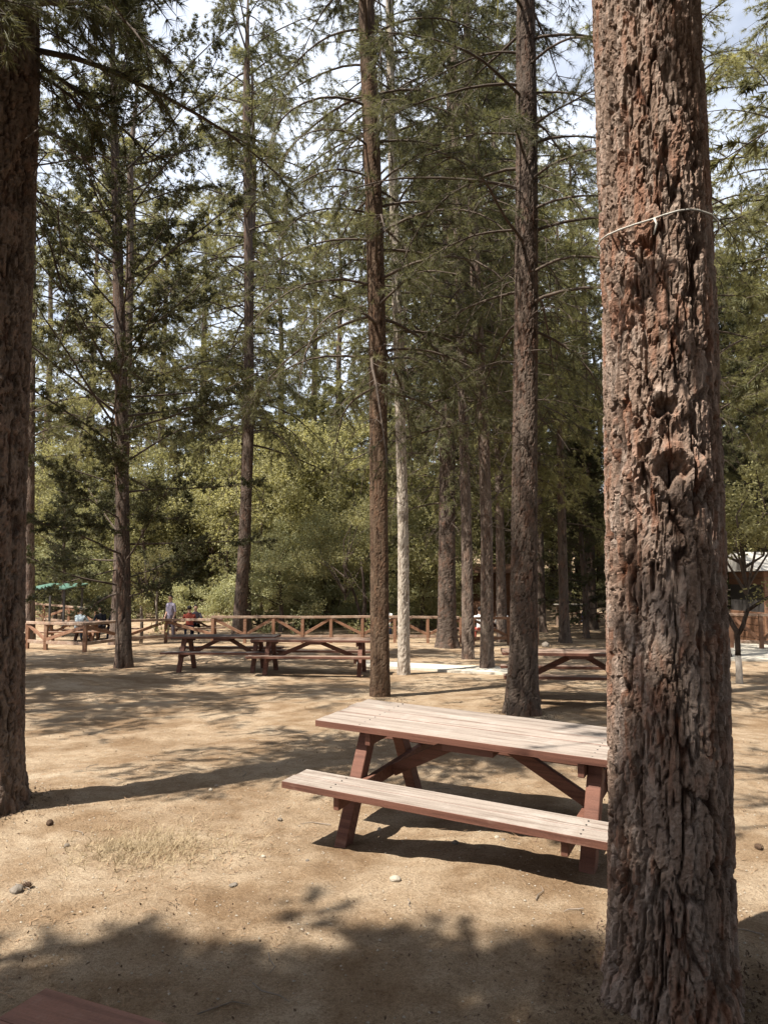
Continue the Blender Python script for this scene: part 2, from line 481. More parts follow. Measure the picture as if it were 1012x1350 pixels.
# ------------------------------------------------------------------ trunks
def make_trunk(name, pts, radii, mat, parent, ring=48, dz=0.04, fine_top=12.0, amp=0.012, wx=0.06, wz=0.2, seed=0, flare=0.35, flare_h=0.35, knots=(), sharp=0.32, flute=0.05):
    """pts: centre line (world), radii at the same points; bark plates are displaced for real"""
    P = np.array([tuple(p) for p in pts]); Rr = np.array(radii)
    zs = [P[0, 2] - 0.15]
    while zs[-1] < P[-1, 2]:
        z = zs[-1] - P[0, 2]
        zs.append(zs[-1] + (dz if z < fine_top else dz * 8))
    zs = np.array(zs); zs[-1] = P[-1, 2]
    cx = np.interp(zs, P[:, 2], P[:, 0]); cy = np.interp(zs, P[:, 2], P[:, 1]); rad = np.interp(zs, P[:, 2], Rr)
    # soft bends between the way points
    ker = np.exp(-np.linspace(-2, 2, 21) ** 2); ker /= ker.sum()
    if len(zs) > 60:
        for a in (cx, cy, rad):
            e = np.pad(a, 10, mode='reflect', reflect_type='odd'); a[:] = np.convolve(e, ker, 'valid')
    h = zs - P[0, 2]
    th = np.linspace(0, 2 * np.pi, ring, endpoint=False)
    TH, Z = np.meshgrid(th, zs)
    H = np.broadcast_to(h[:, None], TH.shape); RAD = np.broadcast_to(rad[:, None], TH.shape)
    r0 = float(np.mean(rad[:max(3, len(rad) // 2)]))
    nx = max(5, int(round(2 * np.pi * r0 / wx)))
    U = TH / (2 * np.pi) * nx
    warp = 1.1 * (fbm(U * 0.55, Z / wz * 0.5, 3, seed + 3, None) - 0.5)
    blend = sstep(0, 0.12, TH / (2 * np.pi)) * sstep(1, 0.88, TH / (2 * np.pi))
    Uw = U + warp * blend
    Vw = Z / wz + 1.3 * _hash(np.floor(Uw) % nx, 0 * U, 5, seed) + 0.9 * (fbm(U, Z / wz, 2, seed + 8) - 0.5) * blend
    # long wavy fissures, then cracks across them, then thin stepped flakes
    n1 = max(4, int(round(nx * 0.55)))
    rg = np.abs(2 * fbm(U / nx * n1, Z / (wz * 1.9), 4, seed + 5, n1) - 1)
    rg2 = np.abs(2 * fbm(U / nx * n1 * 2, Z / (wz * 1.1), 3, seed + 6, n1 * 2) - 1)
    fiss = sstep(0.0, 0.13, rg) * (0.35 + 0.65 * sstep(0.0, 0.12, rg2))
    f1, f2, idr = cells(Uw, Vw, nx, seed)
    crack = sstep(0.0, sharp * 0.35, f2 - f1)
    plate = fiss * (0.45 + 0.55 * crack)
    n2 = nx * 3
    g1, g2, idg = cells(U * 3 + 2 * warp * blend, Z / (wz * 0.28) + 0.6 * idr, n2, seed + 50)
    flake = sstep(0.0, 0.10, g2 - g1)
    broad = fbm(U / nx * n1 * 0.999, Z / (wz * 2.5), 2, seed + 71)
    hgt = plate * (0.42 + 0.55 * idr + 0.30 * broad) + plate * (0.16 * flake + 0.34 * np.floor(idg * 4) / 4) + 0.10 * (fbm(U * 5, Z * 55, 3, seed + 33) - 0.5) - 0.5
    hgt = np.minimum(hgt, 0.34 + 0.22 * idg) + 0.22 * (fbm(U * 7, Z * 90, 2, seed + 35) - 0.5) * plate
    lob = flute * RAD * (np.cos(3 * TH + seed + 0.35 * H) + 0.7 * np.cos(5 * TH + 2.1 * seed - 0.3 * H) * np.exp(-H / 2.5))
    fl = flare * RAD * np.exp(-np.maximum(H, -0.05) / flare_h) * (1 + 0.45 * np.cos(4 * TH + seed) + 0.3 * np.cos(7 * TH + 2 * seed))
    taper = np.clip(RAD / r0, 0.3, 1.0)
    disp = amp * taper * hgt + lob + fl
    tone = 0.55 * idr + 0.45 * idg
    for (kth, kz, kr, kh, ring_w) in knots:
        d = np.sqrt((((TH - kth + np.pi) % (2 * np.pi) - np.pi) * RAD) ** 2 + (H - kz) ** 2 * 0.8)
        d = d + 0.09 * (fbm(U * 1.3, Z * 13, 3, seed + 90) - 0.5)
        disp = disp + kh * np.exp(-((d - kr) / ring_w) ** 2) - 1.6 * abs(kh) * sstep(kr, kr * 0.3, d)
    RT = RAD + disp
    X = cx[:, None] + RT * np.cos(TH); Y = cy[:, None] + RT * np.sin(TH)
    ZZ = Z + 0.25 * amp * (fbm(U * 2.0, Z * 20, 2, seed + 60) - 0.5)
    V = np.stack([X, Y, ZZ], -1)
    base = P[0]
    V = V - base
    V = V.reshape(-1, 3)
    n = len(zs)
    i = np.arange((n - 1) * ring); rr, c = i // ring, i % ring
    c1 = (c + 1) % ring
    q = np.stack([rr * ring + c, rr * ring + c1, (rr + 1) * ring + c1, (rr + 1) * ring + c], -1)
    me = np_mesh('trunk', V, quads=q, mats=[mat], smooth_quads=False, attr={'plate': plate.ravel(), 'tone': tone.ravel()})
    return link(name, me, parent)

# ------------------------------------------------------------------ crowns
def unit(a):
    return a / np.maximum(np.linalg.norm(a, axis=-1, keepdims=True), 1e-9)

class Crown:
    def __init__(self, seed):
        self.rs = np.random.RandomState(seed)
        self.v, self.q, self.t, self.tm = [], [], [], []
        self.nv = 0
    def tube(self, pts, radii, n=5):
        pts = np.asarray(pts); m = len(pts)
        T = unit(np.gradient(pts, axis=0))
        ref = np.array([0.3, 0.2, 0.93]) if abs(T[0, 2]) < 0.8 else np.array([1.0, 0.1, 0.0])
        Uv = unit(np.cross(ref, T)); W = np.cross(T, Uv)
        a = np.linspace(0, 2 * np.pi, n, endpoint=False)
        V = pts[:, None] + (Uv[:, None] * np.cos(a)[None, :, None] + W[:, None] * np.sin(a)[None, :, None]) * np.asarray(radii)[:, None, None]
        i = np.arange((m - 1) * n); r, c = i // n, i % n; c1 = (c + 1) % n
        self.q.append(np.stack([r * n + c, r * n + c1, (r + 1) * n + c1, (r + 1) * n + c], -1) + self.nv)
        self.v.append(V.reshape(-1, 3)); self.nv += m * n
    def spikes(self, Pp, D, k, length, width, spread, droop=0.0, gap=0.0):
        """k thin pointed blades at each point"""
        rs = self.rs; n = len(Pp)
        if n == 0: return
        P3 = np.repeat(Pp, k, 0); D3 = np.repeat(unit(D), k, 0)
        d = unit(D3 + spread * unit(rs.normal(size=(n * k, 3))) + np.array([0, 0, -droop]))
        L = length * rs.uniform(0.6, 1.15, (n * k, 1))
        w = unit(np.cross(d, unit(rs.normal(size=(n * k, 3))))) * (width / 2) * rs.uniform(0.7, 1.3, (n * k, 1))
        o = P3 + d * gap
        V = np.stack([o - w, o + w, o + d * L], 1).reshape(-1, 3)
        self.t.append(np.arange(n * k * 3).reshape(-1, 3) + self.nv)
        self.v.append(V); self.nv += len(V)
    def leaves(self, Pp, length, width, D=None, up=0.5):
        """one pointed leaf (two triangles, folded) at each point"""
        rs = self.rs; n = len(Pp)
        if n == 0: return
        d = unit(rs.normal(size=(n, 3)) + (0 if D is None else D))
        nrm = unit(rs.normal(size=(n, 3)) + np.array([0, 0, up]))
        s = unit(np.cross(d, nrm)); nn = np.cross(s, d)
        L = length * rs.uniform(0.6, 1.25, (n, 1)); W = width * rs.uniform(0.7, 1.2, (n, 1))
        V = np.stack([Pp, Pp + d * L * 0.5 + s * W / 2 + nn * W * 0.15, Pp + d * L, Pp + d * L * 0.5 - s * W / 2 + nn * W * 0.15], 1).reshape(-1, 3)
        b = np.arange(n)[:, None] * 4 + self.nv
        self.t.append(np.concatenate([b + np.array([0, 1, 2]), b + np.array([0, 2, 3])], 0))
        self.v.append(V); self.nv += len(V)
    def mesh(self, bark, leaf):
        V = np.concatenate(self.v)
        q = np.concatenate(self.q) if self.q else None
        t = np.concatenate(self.t) if self.t else None
        return np_mesh('crown', V, tris=t, quads=q, mats=[bark, leaf], quad_mat=0, tri_mat=1)

def sweep(rs, p0, az, el, length, nseg, bend, wig):
    """a limb's centre line: starts at elevation el, bends by `bend` radians over its length"""
    pts = [np.array(p0, float)]
    step = length / nseg
    a, e = az, el
    for i in range(nseg):
        a += rs.normal() * wig; e += bend / nseg + rs.normal() * wig * 0.7
        pts.append(pts[-1] + step * np.array([math.cos(e) * math.cos(a), math.cos(e) * math.sin(a), math.sin(e)]))
    return np.array(pts)

def resample(pts, t):
    s = np.concatenate([[0], np.cumsum(np.linalg.norm(np.diff(pts, axis=0), axis=1))])
    return np.stack([np.interp(t * s[-1], s, pts[:, k]) for k in range(3)], -1)

def pine_crown(seed, axis_pts, z0, z1, n, len_lo, len_hi, el=(0.05, 0.5), bend=-0.8, twigs=12, tufts=7, k=9, nl=0.13, nw=0.006, az_fn=None,
               style='needle', lim_r=0.028, dead=0, twig_len=0.55, leaf=M['needle'], bark=M['twig'], start=0.25, rough=0.35):
    """limbs from the axis between heights z0..z1 (relative to the base), twigs on them, foliage on the twigs"""
    rs = np.random.RandomState(seed); C = Crown(seed + 1)
    ax = np.array([tuple(p) for p in axis_pts])
    for i in range(n + dead):
        is_dead = i >= n
        f = (i + rs.uniform(0, 1)) / n if not is_dead else rs.uniform(-0.16, 0.25)
        z = z0 + (z1 - z0) * f
        c = np.array([np.interp(z, ax[:, 2], ax[:, 0]), np.interp(z, ax[:, 2], ax[:, 1]), z])
        az = i * 2.39996 + rs.normal() * 0.5 if az_fn is None else az_fn(rs, i, f)
        ff = min(max(f, 0), 1)
        L = (len_lo + (len_hi - len_lo) * ff) * rs.uniform(1 - rough, 0.9 + rough) * (1 if ff < 0.86 else 1.0 - 0.62 * (ff - 0.86) / 0.14)
        if is_dead: L = rs.uniform(0.35, 1.3)
        e0 = el[0] + (el[1] - el[0]) * ff + rs.normal() * 0.4 * rough
        pts = sweep(rs, c, az, e0, L, 9 if not is_dead else 5, bend * rs.uniform(0.6, 1.3), 0.06 if not is_dead else 0.16)
        r0 = lim_r * (0.5 + 0.5 * L / max(len_lo, len_hi)) * (0.45 if is_dead else 1.0)
        C.tube(pts, np.linspace(r0, r0 * 0.22, len(pts)), 5)
        nt = twigs if not is_dead else 3
        ts = np.sort(rs.uniform(start, 1.0, nt)); ts[-1] = 1.0
        tp = resample(pts, ts); td = unit(resample(pts, np.minimum(ts + 0.05, 1.0)) - resample(pts, ts - 0.05))
        for j in range(nt):
            side = rs.choice([-1, 1])
            d = td[j]; sd = unit(np.cross(d, [0, 0, 1.0]))
            if j == nt - 1: dd = d
            else: dd = unit(d * rs.uniform(0.3, 1.0) + sd * side * rs.uniform(0.4, 1.1) + np.array([0, 0, rs.uniform(-0.6, 0.45)]))
            tl = twig_len * rs.uniform(0.5, 1.2) * (1.15 - 0.5 * ts[j])
            tw = sweep(rs, tp[j], math.atan2(dd[1], dd[0]), math.asin(np.clip(dd[2], -1, 1)), tl, 4, -0.35 if style == 'needle' else 0.1, 0.14)
            C.tube(tw[::2], np.linspace(0.0065, 0.003, 3) * (1.3 if style == 'needle' else 1.1), 3)
            if is_dead: continue
            tt = np.sort(rs.uniform(0.15, 1.0, tufts)); tt[-1] = 1.0
            pp = resample(tw, tt); dirs = unit(resample(tw, np.minimum(tt + 0.08, 1.08)) - resample(tw, tt - 0.08))
            if style == 'needle':
                C.spikes(pp + rs.normal(size=pp.shape) * 0.012, dirs, k, nl, nw, 0.95, 0.12)
            else:
                pp = pp + rs.normal(size=pp.shape) * 0.03
                C.spikes(pp, dirs, k, nl, nw, 1.3, 0.0)
    return C.mesh(bark, leaf)

def broad_crown(seed, z0, z1, rad, nclump, per, ll, lw, leaf, bark=M['twig'], stems=7, clump_r=0.45, pale=None):
    """round-headed small tree: limbs that fork to leaf clumps"""
    rs = np.random.RandomState(seed); C = Crown(seed + 1)
    cz = (z0 + z1) / 2
    lobes = [(np.array([rs.normal() * rad * 0.42, rs.normal() * rad * 0.42, rs.uniform(z0 + 0.15 * (z1 - z0), z1 - 0.2 * (z1 - z0))]), rad * rs.uniform(0.3, 0.62)) for _ in range(9)]
    lobes.append((np.array([0, 0, cz]), rad * 0.75))
    for i in range(nclump):
        lc, lr = lobes[i % len(lobes)]
        d = unit(rs.normal(size=3)); r = rs.uniform(0.25, 1.0) ** 0.6
        p = lc + d * lr * r * np.array([1, 1, 0.85])
        if rs.uniform() < 0.12: p = np.array([d[0] * rad * 0.8, d[1] * rad * 0.8, z0 * rs.uniform(0.2, 1.0)])
        p += rs.normal(size=3) * rad * 0.08
        cr = clump_r * rs.uniform(0.6, 1.4)
        if i < stems * 2:
            b = np.array([0, 0, z0 * rs.uniform(0.75, 1.5)]); m = (b + p) / 2 + rs.normal(size=3) * 0.2 + np.array([0, 0, 0.2])
            C.tube(np.array([b, b * 0.6 + m * 0.4, m, m * 0.4 + p * 0.6, p]), [0.035, 0.026, 0.02, 0.014, 0.006], 4)
        n = int(per * rs.uniform(0.5, 1.4))
        q = rs.normal(size=(n, 3)); q = unit(q) * (rs.uniform(0, 1, (n, 1)) ** 0.5) * cr * np.array([1.2, 1.2, 0.75])
        C.leaves(p + q, ll, lw, None, 0.6)
    return C.mesh(bark, leaf)

def tree(name, label, cat, base, pts, radii, mat, crown_mesh, group=None, **tk):
    root = empty(name, base)
    tag(root, label, cat, group)
    make_trunk('trunk', pts, radii, mat, root, **tk)
    if crown_mesh is not None:
        link('crown', crown_mesh, root)
    return root

def px_tree(base_px, way, widths, height, top_r=0.05):
    """base pixel on the ground, way points and widths in photo pixels -> world centre line and radii"""
    b = on_ground(*base_px)
    pts, rad = [b], [widths[0] * 0.46 * depth_px(b)]
    for (px, py), w in zip(way, widths[1:]):
        p = at_y(px, py, b.y)
        pts.append(p); rad.append(w * 0.46 * depth_px(p))
    d = (pts[-1] - pts[0]); last = pts[-1]
    if last.z < b.z + height:
        e = last + d * ((b.z + height - last.z) / d.z)
        pts.append(e); rad.append(top_r)
    return b, pts, rad

def rel(pts, b):
    return [tuple(p - b) for p in pts]

def lean_crown(mesh, root, P, b, spin=0.0, s=1.0, dz=0.0):
    """a crown grown round an upright axis, tilted with its trunk"""
    d = (P[-1] - P[0]).normalized()
    o = link('crown', mesh, root)
    o.rotation_mode = 'QUATERNION'
    o.rotation_quaternion = Vector((0, 0, 1)).rotation_difference(d) @ Quaternion((0, 0, 1), spin)
    o.scale = (s, s, s); o.location = (0, 0, dz)
    return o
UP = [Vector((0, 0, z)) for z in (0, 5, 10, 15, 20)]
DENSE_A = pine_crown(711, UP, 6.0, 18.6, 72, 2.7, 1.9, (0.25, 0.6), -1.1, 18, 8, 9, 0.15, 0.012, dead=22, twig_len=0.75, rough=0.6)
DENSE_B = pine_crown(721, UP, 5.2, 18.6, 76, 2.6, 1.9, (0.2, 0.65), -1.0, 18, 8, 9, 0.15, 0.013, dead=30, twig_len=0.75, rough=0.65)

# 1 the great trunk beside the near table
b, P, W = px_tree((884, 1298), [(884, 1200), (882, 1000), (876, 700), (868, 400), (850, 0)], [166, 160, 157, 152, 145, 136], 18.0, 0.08)
ang = math.atan2(-b.y, -b.x)
big = tree('pine_tree', 'massive pine with reddish flaking bark and a cord tied round it', 'tree', b, P, W, M['bark_big'], None, None,
     ring=240, dz=0.0088, fine_top=4.9, amp=0.034, wx=0.042, wz=0.20, seed=4, flare=0.13, flare_h=0.12, sharp=0.36, flute=0.035,
     knots=[(ang + 0.05, 2.42, 0.045, 0.028, 0.03), (ang + 0.10, 2.13, 0.075, 0.030, 0.04), (ang - 0.28, 2.24, 0.035, 0.022, 0.03)])
lean_crown(DENSE_A, big, P, b, 1.0, 1.0, 2.4)
lean_crown(DENSE_B, big, P, b, 2.2, 1.1, 2.6)  # second unseen crown, added to block sky light from overhead
BIG = (b, P, W)

# 2 the trunk cut by the picture's edge
b, P, W = px_tree((-10, 1062), [(-10, 1000), (-10, 700), (-6, 400), (2, 100)], [90, 82, 82, 88, 92], 17.0, 0.06)
cr = pine_crown(201, rel(P, b), 6.1, 16.5, 72, 2.2, 0.9, (0.0, 0.7), -0.7, 23, 9, 12, 0.14, 0.0052, dead=34)
edge_tree = tree('pine_tree', 'straight grey-brown pine trunk casting a long shadow over open dirt', 'tree', b, P, W, M['bark_mid'], cr, None,
     ring=130, dz=0.018, fine_top=7.0, amp=0.032, wx=0.045, wz=0.15, seed=9, flare=0.12, flare_h=0.2)

link('crown', pine_crown(221, rel(P, b), 5.9, 7.4, 20, 1.5, 1.3, (0.1, 0.3), -0.9, 20, 9, 12, 0.13, 0.0052, twig_len=0.5, rough=0.5), edge_tree)

# 3 slim brown pine with arching limbs
b, P, W = px_tree((501, 918), [(500, 700), (499, 500), (494, 300), (482, 0)], [27, 25, 25, 24, 22], 17.0, 0.04)
cr = pine_crown(301, rel(P, b), 5.0, 16.2, 72, 3.4, 1.2, (0.25, 0.6), -1.2, 20, 8, 12, 0.135, 0.0052, dead=16, lim_r=0.03, twig_len=0.6)
tree('pine_tree', 'slim brown pine right behind the near table, long arching limbs', 'tree', b, P, W, M['bark_ochre'], cr, None,
     ring=56, dz=0.025, fine_top=11.0, amp=0.011, wx=0.045, wz=0.16, seed=14, flare=0.1)

# 4 thick dark pine before the half hidden table
b, P, W = px_tree((687, 941), [(690, 850), (692, 600), (694, 400), (694, 180), (692, 0)], [44, 38, 34, 32, 29, 25], 18.0, 0.05)
cr = pine_crown(401, rel(P, b), 5.4, 17.0, 66, 2.9, 1.0, (0.25, 0.6), -1.1, 19, 8, 12, 0.135, 0.0052, dead=30, lim_r=0.028, twig_len=0.6)
tree('pine_tree', 'thick dark pine trunk standing against the shaded picnic table', 'tree', b, P, W, M['bark_dark'], cr, None,
     ring=80, dz=0.024, fine_top=10.5, amp=0.02, wx=0.05, wz=0.17, seed=21, flare=0.2)

# 5 dark cypress
b, P, W = px_tree((163, 880), [(163, 760), (160, 500), (156, 330), (150, 150)], [22, 19, 17, 14, 10], 18.0, 0.03)
cr = pine_crown(501, rel(P, b), 1.6, 17.5, 104, 3.9, 3.0, (0.15, 0.9), 0.1, 23, 9, 9, 0.11, 0.026, style='spray', leaf=M['spray'], lim_r=0.03, twig_len=0.65, start=0.3, rough=0.55)
tree('cypress_tree', 'dark cypress with rising limbs and foliage almost to the ground', 'tree', b, P, W, M['bark_dark'], cr, None,
     ring=44, dz=0.035, fine_top=9.0, amp=0.009, wx=0.035, wz=0.3, seed=31, flare=0.2)

# 6.. pines that share a kind of crown
rows = [
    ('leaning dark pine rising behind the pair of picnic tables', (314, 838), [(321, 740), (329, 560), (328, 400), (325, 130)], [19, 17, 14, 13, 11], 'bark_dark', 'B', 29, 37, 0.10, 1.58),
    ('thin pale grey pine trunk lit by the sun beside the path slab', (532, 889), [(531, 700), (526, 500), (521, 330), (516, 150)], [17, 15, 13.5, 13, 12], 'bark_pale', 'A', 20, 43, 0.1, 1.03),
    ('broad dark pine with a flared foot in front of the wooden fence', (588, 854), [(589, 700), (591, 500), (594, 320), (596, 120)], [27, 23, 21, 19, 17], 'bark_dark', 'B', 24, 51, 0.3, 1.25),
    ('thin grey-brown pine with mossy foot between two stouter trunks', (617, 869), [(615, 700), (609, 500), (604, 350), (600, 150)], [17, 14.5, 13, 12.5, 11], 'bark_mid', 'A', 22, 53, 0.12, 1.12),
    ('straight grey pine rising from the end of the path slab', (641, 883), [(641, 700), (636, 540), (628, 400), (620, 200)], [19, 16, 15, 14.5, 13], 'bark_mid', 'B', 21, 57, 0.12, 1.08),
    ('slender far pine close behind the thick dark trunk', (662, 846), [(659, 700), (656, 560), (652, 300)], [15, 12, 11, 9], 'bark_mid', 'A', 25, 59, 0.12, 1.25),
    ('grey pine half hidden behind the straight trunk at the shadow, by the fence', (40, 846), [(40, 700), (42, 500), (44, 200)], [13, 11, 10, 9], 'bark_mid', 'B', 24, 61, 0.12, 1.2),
]
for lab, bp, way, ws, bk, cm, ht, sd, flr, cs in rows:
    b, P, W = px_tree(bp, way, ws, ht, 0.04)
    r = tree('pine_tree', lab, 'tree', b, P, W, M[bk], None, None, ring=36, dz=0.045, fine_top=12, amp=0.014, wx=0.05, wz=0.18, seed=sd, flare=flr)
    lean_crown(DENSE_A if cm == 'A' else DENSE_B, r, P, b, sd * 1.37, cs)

# ------------------------------------------------------------------ library of crowns and trunks that repeat
def lib_trunk(h, r, seed, mat, lean=0.3):
    rs = np.random.RandomState(seed)
    pts = [Vector((rs.normal() * lean * (t ** 1.5), rs.normal() * lean * (t ** 1.5), t * h)) for t in np.linspace(0, 1, 6)]
    pts[0] = Vector((0, 0, 0))
    return pts, [r, r * 0.86, r * 0.74, r * 0.6, r * 0.42, r * 0.12]

LIB = {}
def make_lib(key, name, h, r, bark, mesh, seed, lean=0.25, pts=None, ring=20):
    if pts is None: pts, rad = lib_trunk(h, r, seed, bark, lean)
    else: rad = [r, r * 0.86, r * 0.74, r * 0.6, r * 0.42, r * 0.12]
    t = make_trunk('trunk', pts, rad, M[bark], None, ring=ring, dz=0.12, fine_top=30, amp=0.014, wx=0.07, wz=0.3, seed=seed)
    COL.objects.unlink(t)
    LIB[key] = (name, t.data, mesh)

def lib_pine(key, seed, h, r, zc, n, l0, l1, leaf, bark, nl=0.2, nw=0.022, tw=14, tf=8, kk=8, **kw):
    pts, rad = lib_trunk(h, r, seed, bark)
    cr = pine_crown(seed + 5, pts, zc, h * 0.985, n, l0, l1, (0.1, 0.7), -0.75, tw, tf, kk, nl, nw, leaf=leaf, rough=0.6, **kw)
    make_lib(key, 'pine_tree', h, r, bark, cr, seed, pts=pts)

lib_pine('pine_b', 910, 14, 0.16, 2.6, 76, 2.7, 1.8, M['needle_lit'], 'bark_mid', 0.20, 0.030, 15, 8, 8)
lib_pine('pine_c', 920, 15, 0.18, 1.6, 80, 3.0, 1.7, M['needle_lit'], 'bark_dark', 0.20, 0.032, 15, 8, 8)
pts, rad = lib_trunk(18.8, 0.22, 930, 'bark_dark')
make_lib('pine_d', 'pine_tree', 18.8, 0.22, 'bark_dark', DENSE_B, 930, 0.1)
pts, rad = lib_trunk(14, 0.2, 950, 'bark_dark')
make_lib('pine_s', 'pine_tree', 14, 0.2, 'bark_dark', pine_crown(955, pts, 5.4, 13.6, 66, 2.7, 0.7, (0.15, 0.7), -0.5, 18, 9, 8, 0.15, 0.021, twig_len=0.5), 950, pts=pts)  # dense wide-needled crown shaped to cast heavy shade from out of view
make_lib('pine_a', 'pine_tree', 18.8, 0.20, 'bark_mid', DENSE_A, 935, 0.1)
pts, rad = lib_trunk(12, 0.16, 940, 'bark_dark')
make_lib('cypress', 'cypress_tree', 12, 0.16, 'bark_dark',
         pine_crown(945, pts, 0.9, 11.8, 90, 2.8, 0.7, (0.1, 0.9), -0.25, 14, 7, 7, 0.13, 0.045, style='spray', leaf=M['spray'], twig_len=0.55, start=0.15), 940, pts=pts)
make_lib('broad_a', 'broadleaf_tree', 4.2, 0.09, 'bark_dark', broad_crown(951, 1.3, 5.6, 2.4, 100, 170, 0.115, 0.06, M['leaf']), 951)
make_lib('broad_b', 'olive_tree', 3.6, 0.09, 'bark_mid', broad_crown(961, 1.1, 4.6, 2.1, 95, 170, 0.12, 0.045, M['leaf_pale']), 961)
make_lib('broad_c', 'broadleaf_tree', 6.5, 0.12, 'bark_mid', broad_crown(971, 1.6, 8.6, 3.1, 140, 170, 0.14, 0.075, M['leaf'], clump_r=0.6), 971)
make_lib('bush', 'bush', 0.7, 0.03, 'bark_mid', broad_crown(981, 0.15, 1.7, 1.25, 50, 150, 0.09, 0.04, M['leaf_pale'], clump_r=0.35), 981, 0.1)

def plant(key, x, y, label, group=None, s=1.0, rz=None, cat='tree', dz=-0.05, sz=None, leaf=None):
    name, tm, cm = LIB[key]
    r = empty(name, (x, y, gz(x, y) + dz), random.uniform(0, 6.28) if rz is None else rz)
    r.scale = (s, s, s * (sz or 1.0))
    tag(r, label, cat, group)
    link('trunk', tm, r); c = link('crown', cm, r)
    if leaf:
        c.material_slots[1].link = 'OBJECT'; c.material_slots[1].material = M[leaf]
    return r

def px_plant(key, px, Y, *a, **k):
    x = (px - IMW / 2) / FPX * (Y * CP)
    a = list(a); a[0] += ' ' + zone(px); a[1] += ' ' + zone(px)
    return plant(key, x, Y, *a, **k)

# ------------------------------------------------------------------ the wood around the clearing
def zone(px):
    return ('behind the straight trunk and the fence corner' if px < 100 else 'behind the dark cypress' if px < 235 else 'behind the leaning pine and the pair of tables' if px < 390 else
            'behind the two-stemmed tree at the fence' if px < 510 else 'behind the thin pale pine' if px < 575 else 'behind the row of grey trunks' if px < 680 else 'past the thick dark trunk' if px < 800 else 'behind the massive pine' if px < 940 else 'around the brown kiosk')
L_PINE, G_PINE = 'far sunlit pine on the slope', 'far sunlit pines'
L_TALL, G_TALL = 'tall sunlit pine', 'tall sunlit pines'
L_DARK, G_DARK = 'tall pine in the darker needle tone', 'tall dark pines'
L_BROAD, G_BROAD = 'light green leafy tree', 'leafy trees'
L_OLIVE, G_OLIVE = 'pale grey-green olive tree', 'olive trees'
L_CYP, G_CYP = 'dark bushy cypress', 'bushy cypresses'
L_BUSH, G_BUSH = 'low pale bush', 'low bushes'
G_SHADE = 'pines standing around the clearing out of the picture'
L_SHADE = 'unseen pine at the edge of the clearing whose crown blocks sun and sky light'

# leafy band right behind the fence
for px, Y, key, s in ((75, 37, 'broad_b', 1.0), (372, 33, 'broad_b', 1.1), (428, 36, 'broad_b', 1.15), (556, 34, 'broad_a', 1.1), (505, 39, 'broad_a', 1.2),
                      (352, 42, 'broad_b', 1.3), (245, 44, 'broad_a', 1.1), (455, 46, 'broad_c', 0.9), (570, 45, 'broad_c', 0.9), (395, 52, 'broad_c', 0.95)):
    px_plant(key, px, Y, L_OLIVE if key == 'broad_b' else L_BROAD, G_OLIVE if key == 'broad_b' else G_BROAD, s)
# sunlit pines farther up
for px, Y, key, s in ((20, 46, 'pine_b', 0.95), (345, 37, 'pine_b', 0.5), (408, 39, 'pine_c', 0.55), (300, 40, 'pine_b', 0.6), (465, 38, 'pine_b', 0.55), (190, 38, 'pine_c', 0.5), (95, 52, 'pine_c', 0.9), (150, 44, 'pine_c', 0.72), (215, 56, 'pine_b', 0.85), (262, 48, 'pine_c', 0.72), (335, 58, 'pine_c', 0.85),
                      (385, 64, 'pine_b', 0.85), (440, 57, 'pine_c', 0.85), (480, 44, 'pine_b', 0.95), (395, 45, 'pine_c', 0.85), (440, 46, 'pine_b', 0.95), (330, 46, 'pine_b', 0.9), (250, 46, 'pine_c', 0.85), (545, 55, 'pine_c', 1.1), (608, 50, 'pine_b', 1.2), (665, 44, 'pine_c', 1.15),
                      (730, 50, 'pine_b', 1.2), (790, 44, 'pine_c', 1.2), (860, 52, 'pine_b', 1.2), (930, 44, 'pine_c', 1.1), (1000, 48, 'pine_b', 1.2), (1060, 42, 'pine_c', 1.1),
                      (-40, 50, 'pine_c', 1.0), (60, 70, 'pine_b', 0.95), (180, 74, 'pine_c', 0.95), (300, 78, 'pine_b', 0.9), (420, 80, 'pine_c', 0.95), (520, 74, 'pine_b', 1.1),
                      (640, 70, 'pine_c', 1.2), (760, 70, 'pine_b', 1.3), (880, 70, 'pine_c', 1.3), (990, 72, 'pine_b', 1.3), (240, 66, 'pine_c', 0.8), (120, 62, 'pine_b', 0.8)):
    px_plant(key, px, Y, L_PINE, G_PINE, s)
